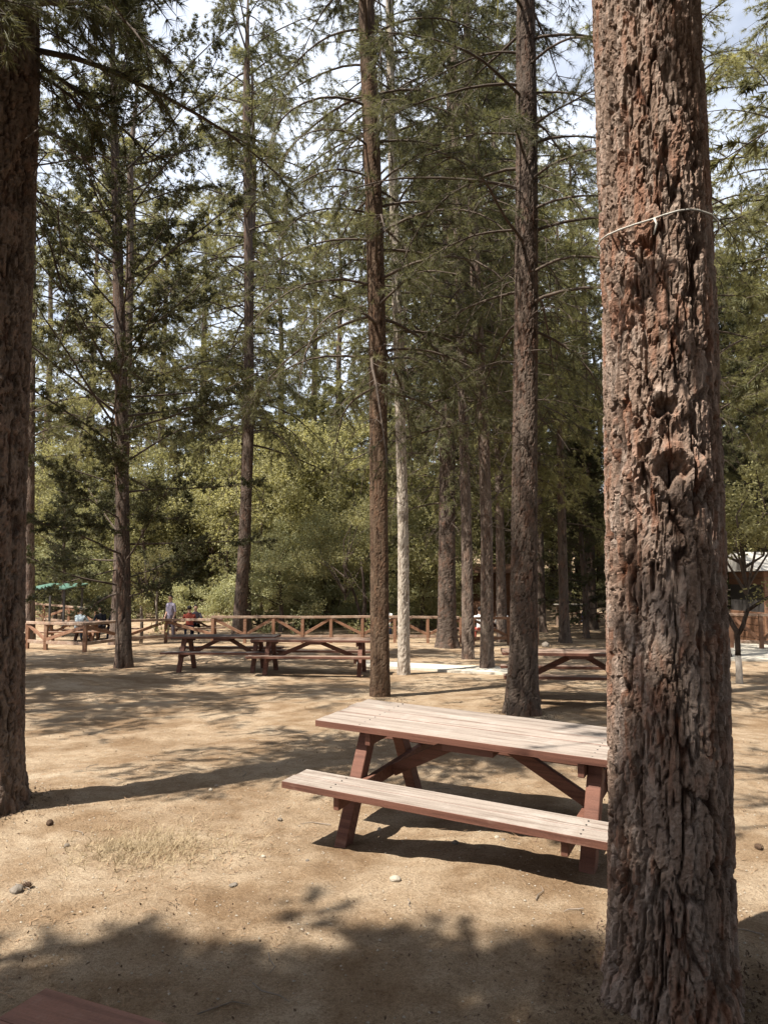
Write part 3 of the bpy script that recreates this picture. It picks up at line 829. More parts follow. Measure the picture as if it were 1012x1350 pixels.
for px, Y, key, s in ((-20, 40, 'broad_c', 0.9), (48, 44, 'broad_c', 0.95), (118, 40, 'broad_b', 1.2), (178, 46, 'broad_c', 0.95), (232, 50, 'broad_c', 1.0), (300, 47, 'broad_c', 0.9), (318, 56, 'broad_c', 1.1), (368, 46, 'broad_a', 1.3),
                      (402, 43, 'broad_b', 1.5), (450, 53, 'broad_c', 1.1), (492, 56, 'broad_c', 1.1), (530, 47, 'broad_c', 1.0), (588, 53, 'broad_c', 1.1), (645, 56, 'broad_c', 1.1), (700, 47, 'broad_c', 0.95), (742, 58, 'broad_c', 1.1), (788, 50, 'broad_c', 1.0),
                      (140, 60, 'broad_c', 1.2), (70, 58, 'broad_c', 1.2), (10, 60, 'broad_c', 1.2), (270, 62, 'broad_c', 1.2), (355, 66, 'broad_c', 1.3), (430, 68, 'broad_c', 1.3), (960, 50, 'broad_c', 1.1), (1015, 44, 'broad_c', 1.0), (338, 41, 'broad_c', 1.25), (415, 40, 'broad_c', 1.3), (465, 42, 'broad_c', 1.35), (545, 41, 'broad_c', 1.2), (612, 42, 'broad_c', 1.2), (676, 44, 'broad_c', 1.25), (728, 42, 'broad_c', 1.1), (190, 42, 'broad_c', 1.15), (278, 43, 'broad_c', 1.25), (92, 43, 'broad_c', 1.2), (440, 36, 'broad_a', 1.2)):
    px_plant(key, px, Y, L_OLIVE if key == 'broad_b' else L_BROAD, G_OLIVE if key == 'broad_b' else G_BROAD, s)
# tall pines in the middle distance, most in needles coloured as if sunlit
for px, Y, key, s, lf in ((589, 25, 'pine_d', 0.95, None), (616, 30, 'pine_a', 1.0, 'needle_lit'), (692, 23, 'pine_d', 1.0, 'needle_lit'), (712, 33, 'pine_a', 1.05, 'needle_lit'), (742, 27, 'pine_d', 0.85, 'needle_lit'), (778, 34, 'pine_d', 1.1, 'needle_lit'),
                          (532, 32, 'pine_a', 0.95, 'needle_lit'), (642, 36, 'pine_d', 1.1, 'needle_lit'), (686, 40, 'pine_d', 1.15, 'needle_lit'), (587, 38, 'pine_a', 1.15, 'needle_lit'), (748, 41, 'pine_a', 1.2, 'needle_lit'), (820, 30, 'pine_d', 1.0, None),
                          (900, 27, 'pine_d', 1.0, None), (940, 33, 'pine_a', 1.1, 'needle_lit'), (1000, 38, 'pine_d', 1.2, 'needle_lit'), (1045, 30, 'pine_a', 1.0, 'needle_lit'), (160, 44, 'pine_a', 1.5, 'needle_lit'), (157, 26, 'pine_a', 1.2, 'needle_lit'), (323, 33, 'pine_a', 1.45, 'needle_lit'), (320, 48, 'pine_d', 1.5, 'needle_lit'),
                          (52, 50, 'pine_a', 1.5, 'needle_lit'), (112, 54, 'pine_d', 1.6, 'needle_lit'), (208, 50, 'pine_a', 1.5, 'needle_lit'), (262, 54, 'pine_d', 1.6, 'needle_lit'), (366, 52, 'pine_a', 1.5, 'needle_lit'), (412, 58, 'pine_d', 1.6, 'needle_lit'), (446, 50, 'pine_a', 1.45, 'needle_lit'), (492, 46, 'pine_d', 1.4, 'needle_lit'),
                          (944, 20, 'pine_a', 1.1, 'needle_lit'), (1062, 22, 'pine_d', 1.15, 'needle_lit'), (560, 45, 'pine_d', 1.6, 'needle_lit'), (670, 47, 'pine_a', 1.6, 'needle_lit'), (765, 46, 'pine_d', 1.6, 'needle_lit')):
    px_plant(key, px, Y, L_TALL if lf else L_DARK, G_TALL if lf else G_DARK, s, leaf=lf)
for px, Y, s in ((770, 30, 0.8), (940, 31, 1.3), (1000, 34, 1.4), (1065, 33, 1.3), (845, 33, 0.9), (85, 36, 0.6), (240, 40, 0.55), (968, 38, 1.6)):
    px_plant('cypress', px, Y, L_CYP, G_CYP, s)
for px, Y, s in ((345, 34, 1.1), (395, 35, 1.2), (440, 34.5, 1.1), (490, 36, 1.3), (545, 35, 1.2), (575, 36, 1.2), (250, 37, 1.1), (300, 38, 1.2), (160, 38, 1.2), (80, 40, 1.2), (205, 40, 1), (270, 43, 0.9), (340, 39, 0.8), (420, 41, 1.0), (720, 42, 1.0), (760, 46, 1.1), (800, 41, 0.9), (100, 45, 1.1), (160, 50, 1.2), (300, 52, 1.3), (560, 50, 1.2), (640, 46, 1.2), (480, 42, 0.9), (50, 52, 1.3), (700, 52, 1.4), (820, 52, 1.4), (960, 42, 1.1), (880, 46, 1.2)):
    px_plant('bush', px, Y, L_BUSH, G_BUSH, s, cat='bush')
# unseen pines; some inferred from their shade, others added to block sky light
for x, y, key, s in ((-3.2, -1.35, 'pine_s', 1.0), (-5.3, -1.05, 'pine_s', 1.0), (-1.2, -1.6, 'pine_s', 0.95), (-4.3, -1.3, 'pine_s', 0.9), (5.2, 2.6, 'pine_s', 1.0), (3.6, -1.2, 'pine_s', 1.0), (1.2, -3.2, 'pine_s', 1.0), (8.2, 3.4, 'pine_s', 1.1), (7.6, 9.0, 'pine_s', 1.1), (4.6, 0.8, 'pine_s', 1.1), (6.2, 5.6, 'pine_s', 1.1), (9.8, 12.6, 'pine_s', 1.2), (2.6, -2.6, 'pine_s', 1.1), (-0.6, -4.2, 'pine_s', 1.2), (-3.4, -4.4, 'pine_s', 1.2), (4.6, -5.2, 'pine_s', 1.3), (7.0, -4.0, 'pine_s', 1.3), (0.7, -0.4, 'pine_s', 1.0), (2.7, 0.7, 'pine_s', 1.0), (0.4, -1.9, 'pine_s', 1.1), (-6.4, -5.4, 'pine_s', 1.3), (11.0, 0.0, 'pine_s', 1.3), (-6.6, -0.9, 'pine_s', 0.9), (-3.6, -2.2, 'pine_s', 1.0), (-6.8, -1.2, 'pine_s', 1.0),
                     (-11, -5, 'pine_d', 1.0), (-5, -8, 'pine_a', 1.0), (0, -7, 'pine_d', 1.0), (5.5, -8, 'pine_d', 1.0), (7.5, -1.5, 'pine_s', 1.0), (10, -6, 'pine_a', 1.0), (13, 2, 'pine_d', 1.0), (-14, 1, 'pine_d', 1.0), (-16, 8, 'pine_d', 1.0), (1, -13, 'pine_s', 1.2), (-9, -13, 'pine_s', 1.2), (15, 9, 'pine_s', 1.2), (-4.5, -1.5, 'pine_s', 1.0), (-2.2, -1.7, 'pine_s', 1.0), (-8.8, 8.2, 'pine_a', 0.95), (-11.0, 10.2, 'pine_s', 1.1),
                     (-9.6, 12.6, 'pine_d', 1.0), (-14, 15, 'pine_s', 1.2), (-12.5, 19, 'pine_d', 1.0), (-8, -4, 'pine_a', 1.0), (4.5, -3, 'pine_d', 1.0), (9.5, 6, 'pine_a', 1.0), (11, 14, 'pine_d', 1.0)):
    plant(key, x, y, L_SHADE, G_SHADE, s if x != -3.9 else 0.6, sz=2.4 if x == -3.9 else None)

# small forked tree with a whitewashed foot
b = on_ground(974, 901)
u = depth_px(b)
root = empty('forked_tree', b); tag(root, 'small forked tree with a whitewashed foot beside the great trunk', 'tree')
fk = Vector((0.0, 0, 66 * u))
MB().tube([(0, 0, -0.1), (0.0, 0, 0.02), (0.005, 0, 0.3), (-0.005, 0, 0.52)], [0.075, 0.064, 0.058, 0.055], 10).build('whitewashed_foot', M['whitewash'], root, smooth=True)
MB().tube([(-0.005, 0, 0.5), (0.0, 0.0, 0.62), fk, fk + Vector((-0.09, 0.05, 0.22)), fk + Vector((-0.24, 0.1, 0.55)), fk + Vector((-0.33, 0.1, 1.3))], [0.054, 0.05, 0.052, 0.045, 0.04, 0.02], 10).build('trunk', M['bark_dark'], root, smooth=True)
MB().tube([fk - Vector((0, 0, 0.05)), fk + Vector((0.1, -0.02, 0.12)), fk + Vector((0.2, -0.03, 0.42)), fk + Vector((0.5, -0.05, 0.62)), fk + Vector((1.1, 0, 0.9))], [0.046, 0.044, 0.038, 0.03, 0.015], 9).build('limb', M['bark_dark'], root, smooth=True)
o = link('crown', broad_crown(1201, 1.9, 4.4, 1.4, 60, 90, 0.09, 0.045, M['leaf'], clump_r=0.32), root); o.location = (0.3, 0.2, 0.1)

# two-stemmed shrub tree at the fence
b = on_ground(477, 842)
root = empty('shrub_tree', b); tag(root, 'slender two-stemmed tree growing right at the wooden fence', 'tree')
u = depth_px(b)
MB().tube([(0, 0, -0.1), (0.03, 0, 0.6), (0.12, 0, 1.4), (0.05, 0, 2.4), (-0.1, 0.1, 3.4)], [0.11, 0.095, 0.08, 0.05, 0.02], 9).build('trunk', M['bark_dark'], root, smooth=True)
MB().tube([(0.02, 0, 0.5), (-0.1, 0.0, 1.1), (-0.35, 0, 1.9), (-0.7, 0, 2.7), (-0.9, 0.1, 3.4)], [0.07, 0.06, 0.05, 0.035, 0.015], 8).build('stem', M['bark_dark'], root, smooth=True)
o = link('crown', broad_crown(1301, 2.0, 6.0, 2.1, 80, 130, 0.11, 0.045, M['leaf'], clump_r=0.42), root); o.location = (-0.7, 0.2, 0)

# small thin trees inside the fence
for px, py, hgt, sd in ((186, 848, 3.2, 1401), (206, 833, 3.5, 1403)):
    b = on_ground(px, py)
    root = empty('sapling', b); tag(root, 'thin pale sapling near the dark cypress' if sd == 1401 else 'thin sapling by the standing person behind the fence', 'tree')
    MB().tube([(0, 0, -0.1), (0.02, 0, 0.5), (-0.03, 0, 1.4), (0.1, 0, 2.3), (0.05, 0, hgt)], [0.07, 0.06, 0.05, 0.03, 0.015], 8).build('trunk', M['bark_pale'], root, smooth=True)
    link('crown', broad_crown(sd, 1.7, hgt + 0.8, 0.9, 26, 90, 0.1, 0.05, M['leaf'], clump_r=0.3), root)

# ------------------------------------------------------------------ picnic tables
def picnic_table(name, label, loc, yaw, L=2.3, W=0.771, ht=0.746, hb=0.439, bo=0.668, bw=0.29, top='top_worn', paint='paint', tilt=(0, 0), group=None, planks=5, legs=(0.34, 1.96), sink=0.1, seed=0, bolts=False, bench_from=0.0):
    """origin at the end of the table top's centre line; x runs along the table"""
    rs = random.Random(seed)
    root = empty(name, loc)
    root.rotation_euler = (tilt[1], -tilt[0], yaw)
    tag(root, label, 'picnic table', group)
    mats = [M[paint], M[top]]
    th = 0.045
    pw = W / planks
    for i in range(planks):
        y = -W / 2 + pw * (i + 0.5)
        dx = rs.uniform(-0.008, 0.008)
        MB().box((L / 2 + dx, y, ht - th / 2 + rs.uniform(-0.0025, 0.0025)), (L + rs.uniform(-0.012, 0.012), pw - 0.0025, th), None, 0.002).build('plank', mats, root, 1)
    for s in (-1, 1):
        n = 2
        for i in range(n):
            y = s * bo + (i - 0.5) * bw / n
            MB().box(((L + bench_from) / 2 + rs.uniform(-0.006, 0.006), y, hb - th / 2 + rs.uniform(-0.002, 0.002)), (L - bench_from + rs.uniform(-0.01, 0.01), bw / n - 0.0025, th), None, 0.002).build('bench_plank', mats, root, 1)
    for lx in legs:
        for s in (-1, 1):
            MB().bar((lx, s * 0.20, ht - th - 0.002), (lx, s * 0.62, -sink), 0.095, 0.09, 0.004, up=(1, 0, 0)).build('leg', mats[0], root)
        sg = 1 if lx < L / 2 else -1
        MB().box((lx + sg * 0.068, 0, hb - th - 0.0475), (0.042, 2 * (bo + bw / 2 - 0.03), 0.09), None, 0.004).build('cross_beam', mats[0], root)
        MB().box((lx + sg * 0.068, 0, ht - th - 0.0475), (0.042, W - 0.06, 0.09), None, 0.004).build('cleat', mats[0], root)
        MB().bar((lx + sg * 0.095, 0, hb - th - 0.05), (L / 2 - sg * 0.1, 0, ht - th - 0.03), 0.045, 0.085, 0.003).build('brace', mats[0], root)
    MB().box((L / 2, 0, ht - th - 0.028), (0.36, W - 0.08, 0.05), None, 0.004).build('cleat', mats[0], root)
    if bolts:
        for lx in legs:
            for s in (-1, 1):
                for z in (hb - th - 0.05, ht - th - 0.05):
                    yy_ = s * (0.20 + 0.42 * (ht - th - z) / (ht - th + sink))
                    sg = -1 if lx < L / 2 else 1
                    MB().tube([(lx + sg * 0.044, yy_, z), (lx + sg * 0.056, yy_, z)], [0.012, 0.010], 6).build('bolt', M['dark_metal_and_shade'], root)
            for i in range(planks):
                y = -W / 2 + pw * (i + 0.5)
                for dy in (-0.04, 0.04): MB().tube([(lx, y + dy, ht - 0.004), (lx, y + dy, ht + 0.0035)], [0.006, 0.005], 6).build('bolt', M['dark_metal_and_shade'], root)
            for s in (-1, 1):
                for dy in (-0.1, -0.04, 0.04, 0.1): MB().tube([(lx + 0.02, s * bo + dy, hb - 0.004), (lx + 0.02, s * bo + dy, hb + 0.0035)], [0.006, 0.005], 6).build('bolt', M['dark_metal_and_shade'], root)
    return root

picnic_table('picnic_table', 'picnic table with bleached top and red-brown edges beside the massive pine', (TAB_X, TAB_Y, 0.015), TAB_YAW, tilt=(-0.028, 0.061), seed=1, bolts=True)

def table_at(px, py, yaw, **k):
    """px, py: photo pixel of the table's end leg on the ground (near side of that end)"""
    b = on_ground(px, py)
    return b
# pair behind: the brown topped one and the grey topped one
b = on_ground(478, 893)
yw = R(176)
picnic_table('picnic_table', 'picnic table with brown top and sunlit end, in front of another table', (b.x + 0.30, b.y + 0.55, b.z), yw, top='top_brown', seed=2, L=2.7, legs=(0.34, 2.34))
b = on_ground(226, 889)
picnic_table('picnic_table', 'dark grey-topped picnic table standing end to end with a brown one', (b.x - 0.28, b.y + 1.0, b.z), R(-2), top='top_grey', seed=3, L=2.4)
# half hidden behind the two big trunks
b = on_ground(690, 930)
picnic_table('picnic_table', 'shaded red-brown picnic table half hidden behind the two thick trunks', (b.x - 0.2, b.y + 0.75, b.z), R(-7), top='top_brown', seed=4, L=2.4)
# the corner in the foreground
c0 = at_y(62, 1301, 1.92)
yaw = R(-23)
ax, ay = Vector((math.cos(yaw), math.sin(yaw), 0)), Vector((-math.sin(yaw), math.cos(yaw), 0))
o0 = c0 - ay * 0.36
picnic_table('picnic_table', 'glossy red-brown table of which only a corner shows', (o0.x, o0.y, c0.z - 0.746), yaw, W=0.72, top='top_red', seed=5, bench_from=0.35, bo=0.55, bw=0.22, sink=0.06)

# ------------------------------------------------------------------ path slabs
def slab(name, corners_px, label, thick=0.10, up=0.05):
    ps = [on_ground(*c) for c in corners_px]
    bm = bmesh.new()
    # finely divided so that it follows the ground
    n = 12; m = 4
    A, B, C_, D = ps
    g = [[None] * (n + 1) for _ in range(m + 1)]
    for j in range(m + 1):
        for i in range(n + 1):
            s, t = i / n, j / m
            p = (A * (1 - s) + B * s) * (1 - t) + (D * (1 - s) + C_ * s) * t
            g[j][i] = bm.verts.new((p.x, p.y, gz(p.x, p.y) + up))
    for j in range(m):
        for i in range(n): bm.faces.new((g[j][i], g[j][i + 1], g[j + 1][i + 1], g[j + 1][i]))
    r = bmesh.ops.extrude_face_region(bm, geom=list(bm.faces))
    for v in r['geom']:
        if isinstance(v, bmesh.types.BMVert): v.co.z -= thick
    bmesh.ops.recalc_face_normals(bm, faces=bm.faces)
    me = bpy.data.meshes.new(name); bm.to_mesh(me); bm.free(); me.materials.append(M['concrete'])
    o = link(name, me); tag(o, label, 'path', kind='structure')
slab('path', [(470, 878), (690, 892), (690, 884), (470, 872)], 'narrow pale concrete path between the pine trunks')
slab('path', [(940, 872), (1120, 872), (1120, 848), (940, 846)], 'broad pale concrete path in full sun')

# ------------------------------------------------------------------ wooden fence
def fence(label, posts, h=0.95, group=None, mats=('rail', 'rail_pale'), braces=True, low=0.25):
    root = empty('wooden_fence', posts[0]); tag(root, label, 'fence', group)
    o = posts[0]
    for p in posts:
        MB().box(p - o + Vector((0, 0, h / 2 - 0.06)), (0.11, 0.11, h + 0.10), None, 0.008).build('post', M[mats[0]], root)
    for i in range(len(posts) - 1):
        a, c = posts[i] - o, posts[i + 1] - o
        d = (c - a).normalized()
        MB().bar(a + Vector((0, 0, h)) - d * 0.06, c + Vector((0, 0, h)) - d * 0.062, 0.13, 0.085, 0.006).build('top_rail', M[mats[1]], root)
        MB().bar(a + Vector((0, 0, low)) + d * 0.056, c + Vector((0, 0, low)) - d * 0.056, 0.07, 0.10, 0.006).build('bottom_rail', M[mats[1]], root)
        if braces:
            if i % 2 == 0: s, e = a + Vector((0, 0, h - 0.08)) + d * 0.06, c + Vector((0, 0, low + 0.09)) - d * 0.06
            else: s, e = a + Vector((0, 0, low + 0.09)) + d * 0.06, c + Vector((0, 0, h - 0.08)) - d * 0.06
            MB().bar(s, e, 0.06, 0.10, 0.005).build('brace', M[mats[0]], root)
    return root
def gp(px, Y):
    x = (px - IMW / 2) / FPX * Y
    return Vector((x, Y, gz(x, Y)))
fence('orange wooden fence with diagonal braces running behind the picnic tables', [gp(x, 26.6 + 0.002 * (x - 300)) for x in (283, 325, 362, 400, 437, 478, 520, 563, 606)])
fence('darker wooden fence bay between the grey trunks', [gp(x, 26.0) for x in (622, 668, 705)], mats=('hut', 'rail'))
fence('orange wooden fence turning a corner beside the dark cypress', [gp(42, 24.2), gp(66, 23.6), gp(117, 22.6), gp(168, 25.0), gp(222, 27.2), gp(283, 26.8)], h=0.85)
fence('wooden railing in front of the brown kiosk', [gp(958, 23.5), gp(997, 23.2), gp(1040, 23.0), gp(1085, 22.9)], h=1.1)
fence('far wooden fence on the slope behind the seated people', [gp(30, 36), gp(62, 35.5), gp(95, 35), gp(130, 34.6)], h=0.95)

# ------------------------------------------------------------------ far tables
far_tables = [
    (96, 27.5, 10, 'orange-brown picnic table in the corner of the fence'),
    (140, 29.0, -8, 'picnic table where people in dark clothes sit behind the fence'),
    (256, 30.0, 20, 'red-brown picnic table with people behind the grey-topped table'),
    (640, 29.0, 5, 'picnic table of the people in white shirts behind the fence'),
    (505, 31.0, -4, 'picnic table behind the fence by the pale grey pine'),
]
FT = []
for px, Y, a, lab in far_tables:
    g = gp(px, Y)
    FT.append(picnic_table('picnic_table', lab, (g.x - 1.1, g.y, g.z), R(a), top='top_brown', paint='rail' if px in (96, 256) else 'paint', seed=px, planks=4))

# ------------------------------------------------------------------ people
def person(label, loc, yaw, pose, shirt, pants, skin='skin', hair='hair', lean=0.15, group=None):
    sit = pose == 'sit'
    hz = 0.50 if sit else 0.93
    J = {}
    def j(n, x, y, z, r, ry=None): J[n] = ((x, y, z), (r, ry or r))
    tl = lean if sit else 0.02
    j('pelvis', 0, 0, hz, 0.145, 0.12); j('waist', 0, tl * 0.3, hz + 0.19, 0.135, 0.105); j('chest', 0, tl * 0.8, hz + 0.40, 0.155, 0.115)
    j('collar', 0, tl, hz + 0.52, 0.085, 0.075); j('neck', 0, tl + 0.01, hz + 0.59, 0.055); j('jaw', 0, tl + 0.035, hz + 0.655, 0.072, 0.078)
    j('skull', 0, tl + 0.03, hz + 0.735, 0.082, 0.095); j('crown_top', 0, tl + 0.02, hz + 0.80, 0.06, 0.07)
    E = [('pelvis', 'waist'), ('waist', 'chest'), ('chest', 'collar'), ('collar', 'neck'), ('neck', 'jaw'), ('jaw', 'skull'), ('skull', 'crown_top')]
    hands = []
    for s, n in ((-1, 'l'), (1, 'r')):
        j('sh' + n, s * 0.185, tl, hz + 0.46, 0.068); 
        if sit:
            j('el' + n, s * 0.245, tl + 0.10, hz + 0.20, 0.048); j('wr' + n, s * 0.15, tl + 0.33, hz + 0.255, 0.033); hd = Vector((-s * 0.25, 0.95, 0.02))
            j('hip' + n, s * 0.095, 0.04, hz - 0.02, 0.095); j('kn' + n, s * 0.12, 0.44, hz + 0.01, 0.066); j('an' + n, s * 0.12, 0.42, 0.09, 0.045); j('to' + n, s * 0.13, 0.58, 0.035, 0.038)
        else:
            j('el' + n, s * 0.235, tl - 0.03, hz + 0.17, 0.046); j('wr' + n, s * 0.24, tl + 0.08, hz - 0.06, 0.032); hd = Vector((0, 0.25, -0.97))
            j('hip' + n, s * 0.09, 0, hz - 0.05, 0.095); j('kn' + n, s * 0.10, 0.02 + 0.05 * s, 0.49, 0.064); j('an' + n, s * 0.10, -0.02 + 0.06 * s, 0.09, 0.045); j('to' + n, s * 0.12, 0.15 + 0.06 * s, 0.035, 0.038)
        E += [('chest', 'sh' + n), ('sh' + n, 'el' + n), ('el' + n, 'wr' + n), ('pelvis', 'hip' + n), ('hip' + n, 'kn' + n), ('kn' + n, 'an' + n), ('an' + n, 'to' + n)]
        hands.append((Vector(J['wr' + n][0]), hd.normalized(), s))
    names = list(J); idx = {n: i for i, n in enumerate(names)}
    me = bpy.data.meshes.new('person')
    me.from_pydata([J[n][0] for n in names], [(idx[a], idx[c]) for a, c in E], [])
    tmp = bpy.data.objects.new('person_skeleton', me); COL.objects.link(tmp)
    sk = tmp.modifiers.new('skin', 'SKIN'); sk.use_smooth_shade = True
    for i, n in enumerate(names):
        me.skin_vertices[0].data[i].radius = J[n][1]
    me.skin_vertices[0].data[idx['pelvis']].use_root = True
    tmp.modifiers.new('sub', 'SUBSURF').levels = 1
    tmp.modifiers['sub'].render_levels = 1
    dg = bpy.context.evaluated_depsgraph_get()
    body = bpy.data.meshes.new_from_object(tmp.evaluated_get(dg))
    bpy.data.objects.remove(tmp)
    # fingers, nose and ears grow out of the same body mesh
    bm = bmesh.new(); bm.from_mesh(body)
    mb = MB.__new__(MB); mb.bm = bm
    for wr, hd, s in hands:
        side = hd.cross(Vector((0, 0, 1)))
        if side.length < 0.3: side = Vector((1, 0, 0))
        side.normalize()
        palm = wr + hd * 0.05
        mb.tube([wr, wr + hd * 0.03, wr + hd * 0.085], [0.028, 0.036, 0.034], 8)
        for q, ln in zip((-1.5, -0.5, 0.5, 1.5), (0.06, 0.07, 0.075, 0.065)):
            a = wr + hd * 0.08 + side * q * 0.017
            mb.tube([a, a + hd * ln * 0.55, a + hd * ln + Vector((0, 0, -0.015))], [0.009, 0.0085, 0.006], 5)
        a = palm - side * 0.03 * (-s)
        mb.tube([palm, a + hd * 0.015, a - side * 0.02 * (-s) + hd * 0.045], [0.013, 0.011, 0.008], 5)
    hc = Vector(J['skull'][0])
    mb.tube([hc + Vector((0, 0.085, 0.0)), hc + Vector((0, 0.108, -0.03)), hc + Vector((0, 0.085, -0.045))], [0.008, 0.014, 0.012], 6)
    for s in (-1, 1):
        mb.box(hc + Vector((s * 0.083, -0.005, -0.015)), (0.016, 0.032, 0.055), None, 0.006)
        mb.box(hc + Vector((s * 0.03, 0.086, 0.005)), (0.022, 0.012, 0.010), None, 0.003)
    mb.box(hc + Vector((0, 0.082, -0.068)), (0.045, 0.012, 0.010), None, 0.003)
    slots = [shirt, pants, M[skin], M['shoe'], M['hair']]
    for m in slots: body.materials.append(m)
    zk = hz + 0.56
    for f in bm.faces:
        c = f.calc_center_median(); f.smooth = True
        if c.z > hz + 0.55: f.material_index = 2
        elif c.z < 0.085: f.material_index = 3
        elif (sit and (c.z < hz + 0.06)) or (not sit and c.z < hz + 0.02 and abs(c.x) < 0.2): f.material_index = 1
        elif sit and c.y > tl + 0.17: f.material_index = 2
        elif not sit and abs(c.x) > 0.195 and c.z < hz + 0.19: f.material_index = 2
        else: f.material_index = 0
    for f in list(bm.faces)[-18:]: f.material_index = 2
    bm.to_mesh(body); bm.free()
    root = link('person', body)
    root.location = loc; root.rotation_euler = (0, 0, yaw)
    tag(root, label, 'person', group)
    # hair: a cap round the skull
    hb = bmesh.new()
    bmesh.ops.create_uvsphere(hb, u_segments=14, v_segments=10, radius=1.0, matrix=Matrix.Translation(hc + Vector((0, -0.012, 0.012))) @ Matrix.Diagonal((0.094, 0.108, 0.102, 1)))
    bmesh.ops.delete(hb, geom=[v for v in hb.verts if (v.co.y - hc.y) > 0.035 + (v.co.z - hc.z) * 0.4 and v.co.z < hc.z + 0.06 or v.co.z < hc.z - 0.065], context='VERTS')
    hm = bpy.data.meshes.new('hair'); hb.to_mesh(hm); hb.free(); hm.materials.append(M[hair])
    for p in hm.polygons: p.use_smooth = True
    link('hair', hm, root)
    return root

c_pale = cloth('pale_blue_cloth', (0.50, 0.58, 0.60)); c_black = cloth('black_cloth', (0.018, 0.018, 0.022)); c_navy = cloth('navy_cloth', (0.03, 0.04, 0.09))
c_white = cloth('white_cloth', (0.75, 0.74, 0.72)); c_jean = cloth('denim', (0.12, 0.17, 0.28)); c_red = cloth('red_brown_cloth', (0.30, 0.07, 0.05)); c_grey = cloth('grey_cloth', (0.14, 0.12, 0.14)); c_mix = cloth('lilac_cloth', (0.30, 0.27, 0.34))

def seat(px, Y, dz=-0.06):
    g = gp(px, Y); return (g.x, g.y, g.z + dz)
def bench_seat(tb, s, side):
    """a place on a far table's bench: s along it, side -1/+1; returns location and yaw facing the table"""
    m = Matrix.LocRotScale(tb.location, tb.rotation_euler, None)
    p = m @ Vector((s, side * 0.70, 0)); return (p.x, p.y, p.z - 0.01), tb.rotation_euler.z + (0 if side < 0 else math.pi)
l, y = bench_seat(FT[1], 0.55, -1); person('person in pale blue shirt seated with back turned at the fence corner', l, y, 'sit', c_pale, c_jean)
l, y = bench_seat(FT[1], 0.75, 1); person('dark-haired person in black seated across from the pale blue shirt', l, y, 'sit', c_black, c_grey)
l, y = bench_seat(FT[1], 1.35, 1); person('broad person in black beside the dark cypress trunk', l, y, 'sit', c_black, c_navy, lean=0.05)
g = gp(228, 29.2); person('person in dark lilac clothes standing by the fence', (g.x, g.y, g.z), R(150), 'stand', c_mix, c_grey)
l, y = bench_seat(FT[2], 0.9, -1); person('person in red-brown top seated at the red-brown table', l, y, 'sit', c_red, c_navy)
l, y = bench_seat(FT[2], 1.25, 1); person('person in grey seated on the far bench of the red-brown table', l, y, 'sit', c_grey, c_black)
l, y = bench_seat(FT[2], 0.2, 1); person('person in black seated at the end of the red-brown table', l, y, 'sit', c_black, c_grey)
l, y = bench_seat(FT[4], 1.3, -1); person('person in white shirt and jeans seated between the brown and pale trunks', l, y, 'sit', c_white, c_jean)
l, y = bench_seat(FT[3], 0.72, -1); person('person in white shirt and red-brown trousers seated between two grey trunks', l, y, 'sit', c_white, c_red)
l, y = bench_seat(FT[3], 1.6, -1); person('person in white shirt and blue jeans seated by the dark fence bay', l, y, 'sit', c_white, c_jean)

# white-topped stand with a person on a bench beside it
g = gp(752, 35.0)
root = empty('stand_table', g); tag(root, 'pale-topped stand on two thin posts near the person in navy', 'table')
MB().box((-0.1, 0, 1.02), (1.5, 0.5, 0.05), None, 0.01).build('top', M['concrete'], root)
for sx in (-0.02, 0.32): MB().box((sx, 0, 0.47), (0.09, 0.09, 1.05), None, 0.01).build('post', M['rail_pale'], root)
MB().box((-0.72, 0, 0.47), (0.09, 0.09, 1.05), None, 0.01).build('post', M['rail_pale'], root)
g = gp(774, 36.2)
root = empty('park_bench', (g.x, g.y, g.z)); tag(root, 'low wooden bench under the person in navy', 'bench')
for k in (-1, 0, 1): MB().box((0, k * 0.14, 0.42), (1.3, 0.13, 0.045), None, 0.005).build('plank', M['paint'], root)
for k in (-1, 1): MB().box((k * 0.45, 0, 0.17), (0.07, 0.36, 0.455), None, 0.005).build('leg', M['paint'], root)
person('dark-haired person in navy seated on a low bench by the pale stand', (g.x + 0.05, g.y - 0.05, g.z - 0.01), R(120), 'sit', c_navy, c_navy)

# ------------------------------------------------------------------ shelter, kiosk, hut
g = gp(80, 31.5)
root = empty('picnic_shelter', g); tag(root, 'open shelter with green sheet roof on dark posts behind the fence', 'shelter')
for sx in (-0.75, 0.65):
    for sy in (-0.9, 0.9): MB().box((sx, sy, 0.95), (0.08, 0.08, 2.0), None, 0.006).build('post', M['dark_metal_and_shade'], root)
for sy in (-0.9, 0.9): MB().bar((-0.85, sy, 1.99), (0.75, sy, 1.99), 0.08, 0.09).build('beam', M['dark_metal_and_shade'], root)
MB().box((-0.05, 0, 2.09), (1.7, 2.3, 0.05), Matrix.Rotation(R(5), 3, 'X'), 0.004).build('roof', M['green_roof'], root)

